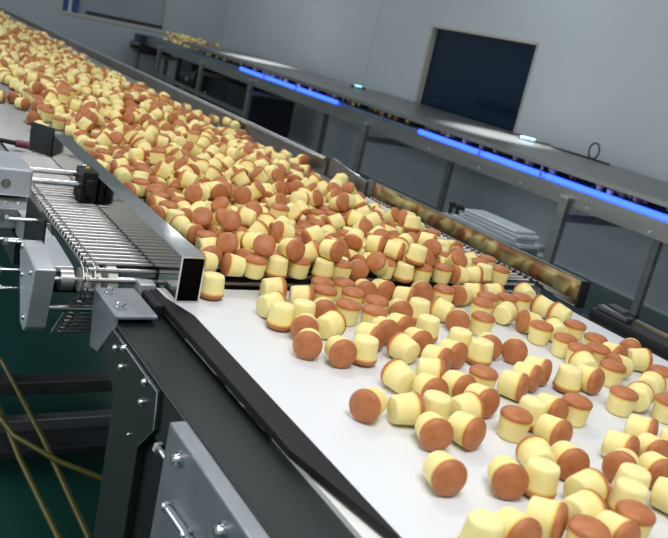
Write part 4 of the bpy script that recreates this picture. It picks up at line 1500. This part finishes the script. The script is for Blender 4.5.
BELT_LABELS = [
    'middle yellow cake lying with brown end right in the clump by the hollow guide',
    'leftmost yellow cake lying with brown end right in the clump by the hollow guide',
    'left yellow cake upturned with pale base up in the clump by the hollow guide',
    'rightmost yellow cake lying with brown end right in the clump by the hollow guide',
    'middle yellow cake standing brown top up in the clump by the hollow guide',
    'leftmost yellow cake standing brown top up in the clump by the hollow guide',
    'rightmost yellow cake standing brown top up in the clump by the hollow guide',
    'right yellow cake upturned with pale base up in the clump by the hollow guide',
    'third cake from left showing its round brown face in the clump by the hollow guide',
    'yellow cake showing its pale base in the clump by the hollow guide',
    'leftmost yellow cake showing its round brown face in the clump by the hollow guide',
    'second cake from left showing its round brown face in the clump by the hollow guide',
    'rightmost yellow cake showing its round brown face in the clump by the hollow guide',
    'yellow cake upturned with pale base up in the loose group above front clump',
    'leftmost yellow cake standing brown top up in the middle clump just off mesh',
    'third yellow cake from left standing brown top up in the middle clump just off mesh',
    'rightmost yellow cake standing brown top up in the middle clump just off mesh',
    'second yellow cake from left standing brown top up in the middle clump just off mesh',
    'yellow cake lying with brown end right in the middle clump just off mesh',
    'third cake from left showing its round brown face in the middle clump just off mesh',
    'yellow cake upturned with pale base up in the middle clump just off mesh',
    'rightmost yellow cake showing its round brown face in the middle clump just off mesh',
    'yellow cake upturned with pale base up in the dense knot at mid-belt',
    'right yellow cake showing its round brown face in the loose group above front clump',
    'right yellow cake lying with brown end right in the loose group above front clump',
    'left yellow cake showing its round brown face in the loose group above front clump',
    'left yellow cake lying with brown end right in the loose group above front clump',
    'yellow cake lying with brown end left in the loose group above front clump',
    'yellow cake showing its pale base in the loose group above front clump',
    'second yellow cake from left lying with brown end right in the dense knot at mid-belt',
    'leftmost yellow cake lying with brown end right in the dense knot at mid-belt',
    'yellow cake showing its round brown face in the dense knot at mid-belt',
    'third yellow cake from left lying with brown end right in the dense knot at mid-belt',
    'fourth yellow cake from left lying with brown end right in the dense knot at mid-belt',
    'yellow cake standing brown top up in the dense knot at mid-belt',
    'rightmost yellow cake lying with brown end right in the dense knot at mid-belt',
    'yellow cake showing its pale base in the dense knot at mid-belt',
    'fifth yellow cake from left lying with brown end right in the dense knot at mid-belt',
    'left yellow cake showing its round brown face in the front clump near black edge',
    'yellow cake lying with brown end right in the front clump near black edge',
    'yellow cake upturned with pale base up in the front clump near black edge',
    'right yellow cake showing its round brown face in the front clump near black edge',
    'left yellow cake lying with brown end right in the lying pair mid-belt',
    'right yellow cake lying with brown end right in the lying pair mid-belt',
    'yellow cake lying with brown end right in the row below mirrored guide end',
    'left yellow cake standing brown top up in the ring of five near front',
    'yellow cake upturned with pale base up in the ring of five near front',
    'left yellow cake lying with brown end right in the ring of five near front',
    'right yellow cake standing brown top up in the ring of five near front',
    'right yellow cake lying with brown end right in the ring of five near front',
    'yellow cake showing its round brown face alone on bare belt at the front',
    'left yellow cake showing its round brown face in the foursome near the front',
    'yellow cake upturned with pale base up in the foursome near the front',
    'yellow cake showing its pale base in the foursome near the front',
    'right yellow cake showing its round brown face in the foursome near the front',
    'right yellow cake lying with brown end right in the trio along the bottom edge',
    'left yellow cake lying with brown end right in the trio along the bottom edge',
    'yellow cake upturned with pale base up in the trio along the bottom edge',
    'right yellow cake showing its pale base in the heap filling the bottom corner',
    'left yellow cake showing its pale base in the heap filling the bottom corner',
    'left yellow cake standing brown top up in the heap filling the bottom corner',
    'left yellow cake upturned with pale base up in the heap filling the bottom corner',
    'right yellow cake standing brown top up in the heap filling the bottom corner',
    'left yellow cake lying with brown end right in the heap filling the bottom corner',
    'right yellow cake upturned with pale base up in the heap filling the bottom corner',
    'right yellow cake lying with brown end right in the heap filling the bottom corner',
    'leftmost yellow cake showing its round brown face in the lower bunch at frame edge',
    'rightmost yellow cake showing its round brown face in the lower bunch at frame edge',
    'left yellow cake lying with brown end right in the lower bunch at frame edge',
    'right yellow cake lying with brown end right in the lower bunch at frame edge',
    'middle yellow cake showing its round brown face in the lower bunch at frame edge',
    'yellow cake upturned with pale base up in the lower bunch at frame edge',
    'leftmost yellow cake standing brown top up in the upper bunch by frame edge',
    'left yellow cake showing its pale base in the upper bunch by frame edge',
    'right yellow cake showing its pale base in the upper bunch by frame edge',
    'rightmost yellow cake standing brown top up in the upper bunch by frame edge',
    'middle yellow cake standing brown top up in the upper bunch by frame edge',
    'leftmost yellow cake standing brown top up in the row below mirrored guide end',
    'middle yellow cake lying with brown end left in the row below mirrored guide end',
    'rightmost yellow cake lying with brown end left in the row below mirrored guide end',
    'leftmost yellow cake lying with brown end left in the row below mirrored guide end',
    'yellow cake showing its pale base in the row below mirrored guide end',
    'third yellow cake from left standing brown top up in the row below mirrored guide end',
    'second yellow cake from left standing brown top up in the row below mirrored guide end',
    'rightmost yellow cake standing brown top up in the row below mirrored guide end',
    'leftmost yellow cake standing brown top up in the huddle at belt far edge',
    'middle yellow cake standing brown top up in the huddle at belt far edge',
    'yellow cake showing its pale base in the huddle at belt far edge',
    'rightmost yellow cake standing brown top up in the huddle at belt far edge',
    'left yellow cake showing its round brown face in the huddle at belt far edge',
    'left yellow cake lying with brown end right in the huddle at belt far edge',
    'right yellow cake lying with brown end right in the huddle at belt far edge',
    'right yellow cake showing its round brown face in the huddle at belt far edge',
    'yellow cake upturned with pale base up of the upturned-and-tipped pair mid-belt',
    'yellow cake lying with brown end right of the upturned-and-tipped pair mid-belt',
    'left yellow cake showing its round brown face in the clump leaving mesh beside mirrored guide',
    'third cake from left standing brown top up in the clump leaving mesh beside mirrored guide',
    'right yellow cake upturned with pale base up in the line of four mid-belt',
    'left yellow cake showing its round brown face in the line of four mid-belt',
    'right yellow cake showing its round brown face in the line of four mid-belt',
    'left yellow cake upturned with pale base up in the line of four mid-belt',
    'second cake from left standing brown top up in the clump leaving mesh beside mirrored guide',
    'left yellow cake showing its pale base in the clump leaving mesh beside mirrored guide',
    'fifth cake from left standing brown top up in the clump leaving mesh beside mirrored guide',
    'rightmost yellow cake standing brown top up in the clump leaving mesh beside mirrored guide',
    'right yellow cake showing its pale base in the clump leaving mesh beside mirrored guide',
    'yellow cake lying with brown end left in the clump leaving mesh beside mirrored guide',
    'leftmost yellow cake standing brown top up in the clump leaving mesh beside mirrored guide',
    'right yellow cake showing its round brown face in the clump leaving mesh beside mirrored guide',
    'left yellow cake lying with brown end right in the clump leaving mesh beside mirrored guide',
    'right yellow cake lying with brown end right in the clump leaving mesh beside mirrored guide',
    'fourth cake from left standing brown top up in the clump leaving mesh beside mirrored guide',
    'leftmost yellow cake showing its round brown face in the middle clump just off mesh',
    'second cake from left showing its round brown face in the middle clump just off mesh',
    'yellow cake upturned with pale base up beside the open end of hollow guide']
sp_me = [cake_mesh('sponge', [(r*k, H/2+(z-H/2)*k) for r, z in SPONGE], 28, M['sponge']) for k in (1., .93)]
cr_me = [cake_mesh('browned_top', [(r*k, H/2+(z-H/2)*k) for r, z in CRUST], 28, M['crust']) for k in (1., .93)]
def first_cake():
    o = bpy.data.objects.new('mini_cake', None); COL.objects.link(o); o.rotation_mode = 'QUATERNION'; o.empty_display_size = .02
    a = bpy.data.objects.new('sponge', sp_me[0]); COL.objects.link(a); a.parent = o
    c = bpy.data.objects.new('browned_top', cr_me[0]); COL.objects.link(c); c.parent = o
    c['label'] = 'browned crust'
    return o
proto = first_cake(); used = [False]
def place(p, q, label, group, k=0):
    if not used[0]: o = proto; used[0] = True
    else:
        o = proto.copy(); COL.objects.link(o)
        for ch in proto.children:
            c = ch.copy(); COL.objects.link(c); c.parent = o
            if k: c.data = (sp_me if ch.data == sp_me[0] else cr_me)[k]
    o.location = p; o.rotation_quaternion = q; o['label'] = label; o['category'] = 'cake'; o['group'] = group
for i, (p, q) in enumerate(BELT_CAKES): place(p, q, BELT_LABELS[i], 'cakes scattered on the white belt')
N_IND = 300-len(BELT_CAKES)
ORI = [('small cake standing brown top up in the near end of the mesh belt pile', 'brown-top-up cakes in the near pile'),
       ('small cake tipped on its side in the near end of the mesh belt pile', 'tipped cakes in the near pile'),
       ('small upturned cake showing pale base in the near end of mesh belt pile', 'upturned cakes in the near pile')]
for i, (p, q) in enumerate(PILE_CAKES[:N_IND]):
    a = (q @ Vector((0, 0, 1))).z
    l, g_ = ORI[0 if a > .55 else 2 if a < -.55 else 1]
    place(p, q, l, g_, 1)

def mass(name, items, n, label, cat):
    """many cakes too small to tell one from the other, one mesh"""
    S2 = [SPONGE[i] for i in (0, 2, 3, 5, 7)]; C2 = [CRUST[i] for i in (0, 1, 3, 4, 6)]
    Vs, Fs = revolve(S2, n); Vc, Fc = revolve(C2, n)
    V = []; F = []; mi = []; T = []
    for p, q in items:
        Mx = q.to_matrix()*.93; b0 = len(V)
        for v in Vs: V.append(Mx @ Vector(v)+p); T.append(max(0., min(1., (v[2]+H/2)/.0335)))
        for f in Fs: F.append([b0+i for i in f]); mi.append(0)
        b0 = len(V)
        for v in Vc: V.append(Mx @ Vector(v)+p); T.append(1.)
        for f in Fc: F.append([b0+i for i in f]); mi.append(1)
    me = bpy.data.meshes.new(name); me.from_pydata([tuple(v) for v in V], [], F)
    me.materials.append(M['sponge']); me.materials.append(M['crust'])
    me.polygons.foreach_set('material_index', mi); me.polygons.foreach_set('use_smooth', [True]*len(F))
    at = me.attributes.new('toast', 'FLOAT', 'POINT'); at.data.foreach_set('value', T)
    me.update()
    o = bpy.data.objects.new(name, me); COL.objects.link(o)
    o['label'] = label; o['category'] = cat; o['kind'] = 'stuff'
    return o
rest = [(p, q) for p, q in PILE_CAKES[N_IND:]]
tile = [(p, q) for p, q in PILE_CAKES if 2.02 < p.x < 3.22 and p.y > -1.262]
L = 1.2
cand = []
for k in range(1, 6):
    for p, q in tile:
        x = p.x+L*k; y = p.y if k % 2 == 0 else -1.862-p.y
        if k % 2: q = Quaternion((0, 0, 1), PI) @ q; x = 2.02+L*k+(3.22-p.x)
        if x < 9.4: cand.append((Vector((x, y, p.z)), q))
taken = {}
def square_of(spot):
    return (math.floor(spot.x * 20), math.floor(spot.y * 20))
def take(spot):
    taken.setdefault(square_of(spot), []).append(spot)
for p, q in PILE_CAKES:
    take(p)
for p, q in cand:               # at the joints of the repeated bed leave out what would run into a neighbour
    edge = (p.x-2.02) % L
    if min(edge, L-edge) < .06 or p.x < 3.36:
        sx_, sy_ = square_of(p)
        near = [o for i in (-1, 0, 1) for j in (-1, 0, 1) for o in taken.get((sx_+i, sy_+j), ())]
        if any((p-o).length < .0415 for o in near):
            continue
    take(p)
    rest.append((p, q))
mass('cake_bed', rest, 12, 'dense bed of yellow and brown cakes covering the mesh belt into the distance', 'cakes')
inner = []
rr = random.Random(4)
def rq():
    az = rr.uniform(0, 2*PI); t_ = rr.choice([0, PI/2, PI/2, PI])
    return Quaternion((math.cos(az), math.sin(az), 0), t_)
for i in range(150):
    inner.append((Vector((rr.uniform(1.6, 9.4), rr.uniform(BY-.36, BY-.11), -.515+.0225)), rq()))
for i in range(170):
    inner.append((Vector((rr.uniform(9.66, 10.6), rr.uniform(BY-.55, BY-.10), -.515+.0225+rr.choice((0, 0, .04, .08)))), rq()))
mass('cake_bed', inner, 8, 'cakes riding inside the wall conveyor, loose heap at its open end', 'cakes')

# ------------------------------------------------------------------ light
def area(name, loc, target, size, power, color=(1, 1, 1), size_y=None):
    l = bpy.data.lights.new(name, 'AREA'); l.energy = power; l.color = color; l.size = size
    if size_y: l.shape = 'RECTANGLE'; l.size_y = size_y
    o = bpy.data.objects.new(name, l); COL.objects.link(o); o.location = loc
    o.rotation_euler = (Vector(target)-Vector(loc)).to_track_quat('-Z', 'Y').to_euler()
    return o
area('flash_bounce_light', (.25, -.35, 1.05), (1.2, -.95, -.48), .8, 24, (1, .99, .98))  # unseen soft lamp above the camera, stands in for its bounced flash
for x, p in ((2.6, 26), (6.0, 3), (8.8, 2)):
    area('ceiling_light', (x, -1.0, 1.9), (x, -1.0, -1), .35, p, (1, .98, .95), 1.4)
area('left_fill_light', (5.5, 2.9, .5), (5.5, -4.8, -.1), 7.0, 112, (.93, .97, 1), 1.6)  # added fill from out of view, brightens the wall under the far conveyor
for x in (4.9, 9.3):
    area('ceiling_light', (x, -4.3, 1.75), (x, -4.0, -1), .3, 12, (.93, .97, 1), 1.2)
for x, y, p in ((4.55, -4.2, 2000), (8.5, -4.1, 1900)):  # added spots that make the bright glare patches on the hood
    l = bpy.data.lights.new('glare_spot', 'SPOT'); l.energy = p; l.spot_size = .42; l.spot_blend = .9; l.shadow_soft_size = .1; l.color = (.95, .98, 1)
    o = bpy.data.objects.new('glare_spot', l); COL.objects.link(o); o.location = (x, y, 1.9)
wd = bpy.data.worlds.new('world'); SC.world = wd; wd.use_nodes = True
bgn = wd.node_tree.nodes['Background']; bgn.inputs[0].default_value = (.66, .75, .83, 1); bgn.inputs[1].default_value = .5

# ------------------------------------------------------------------ camera
cam = bpy.data.cameras.new('camera'); co = bpy.data.objects.new('camera', cam); COL.objects.link(co)
f_ = 817.926; a, b_, c = -4.12287686, -1.29938310, -.218547749
Mw = Matrix.Rotation(c, 3, 'Z') @ Matrix.Rotation(b_, 3, 'X') @ Matrix.Rotation(a, 3, 'Z')
co.matrix_world = Mw.transposed().to_4x4()
cam.sensor_fit = 'HORIZONTAL'; cam.sensor_width = 36; cam.lens = f_/668*36; cam.clip_start = .02; cam.clip_end = 60
cam.dof.use_dof = True; cam.dof.focus_distance = 1.55; cam.dof.aperture_fstop = 8
SC.camera = co
SC.view_settings.view_transform = 'Standard'; SC.view_settings.look = 'None'; SC.view_settings.gamma = 1
SC.view_settings.exposure = 0
SC.view_settings.use_curve_mapping = False
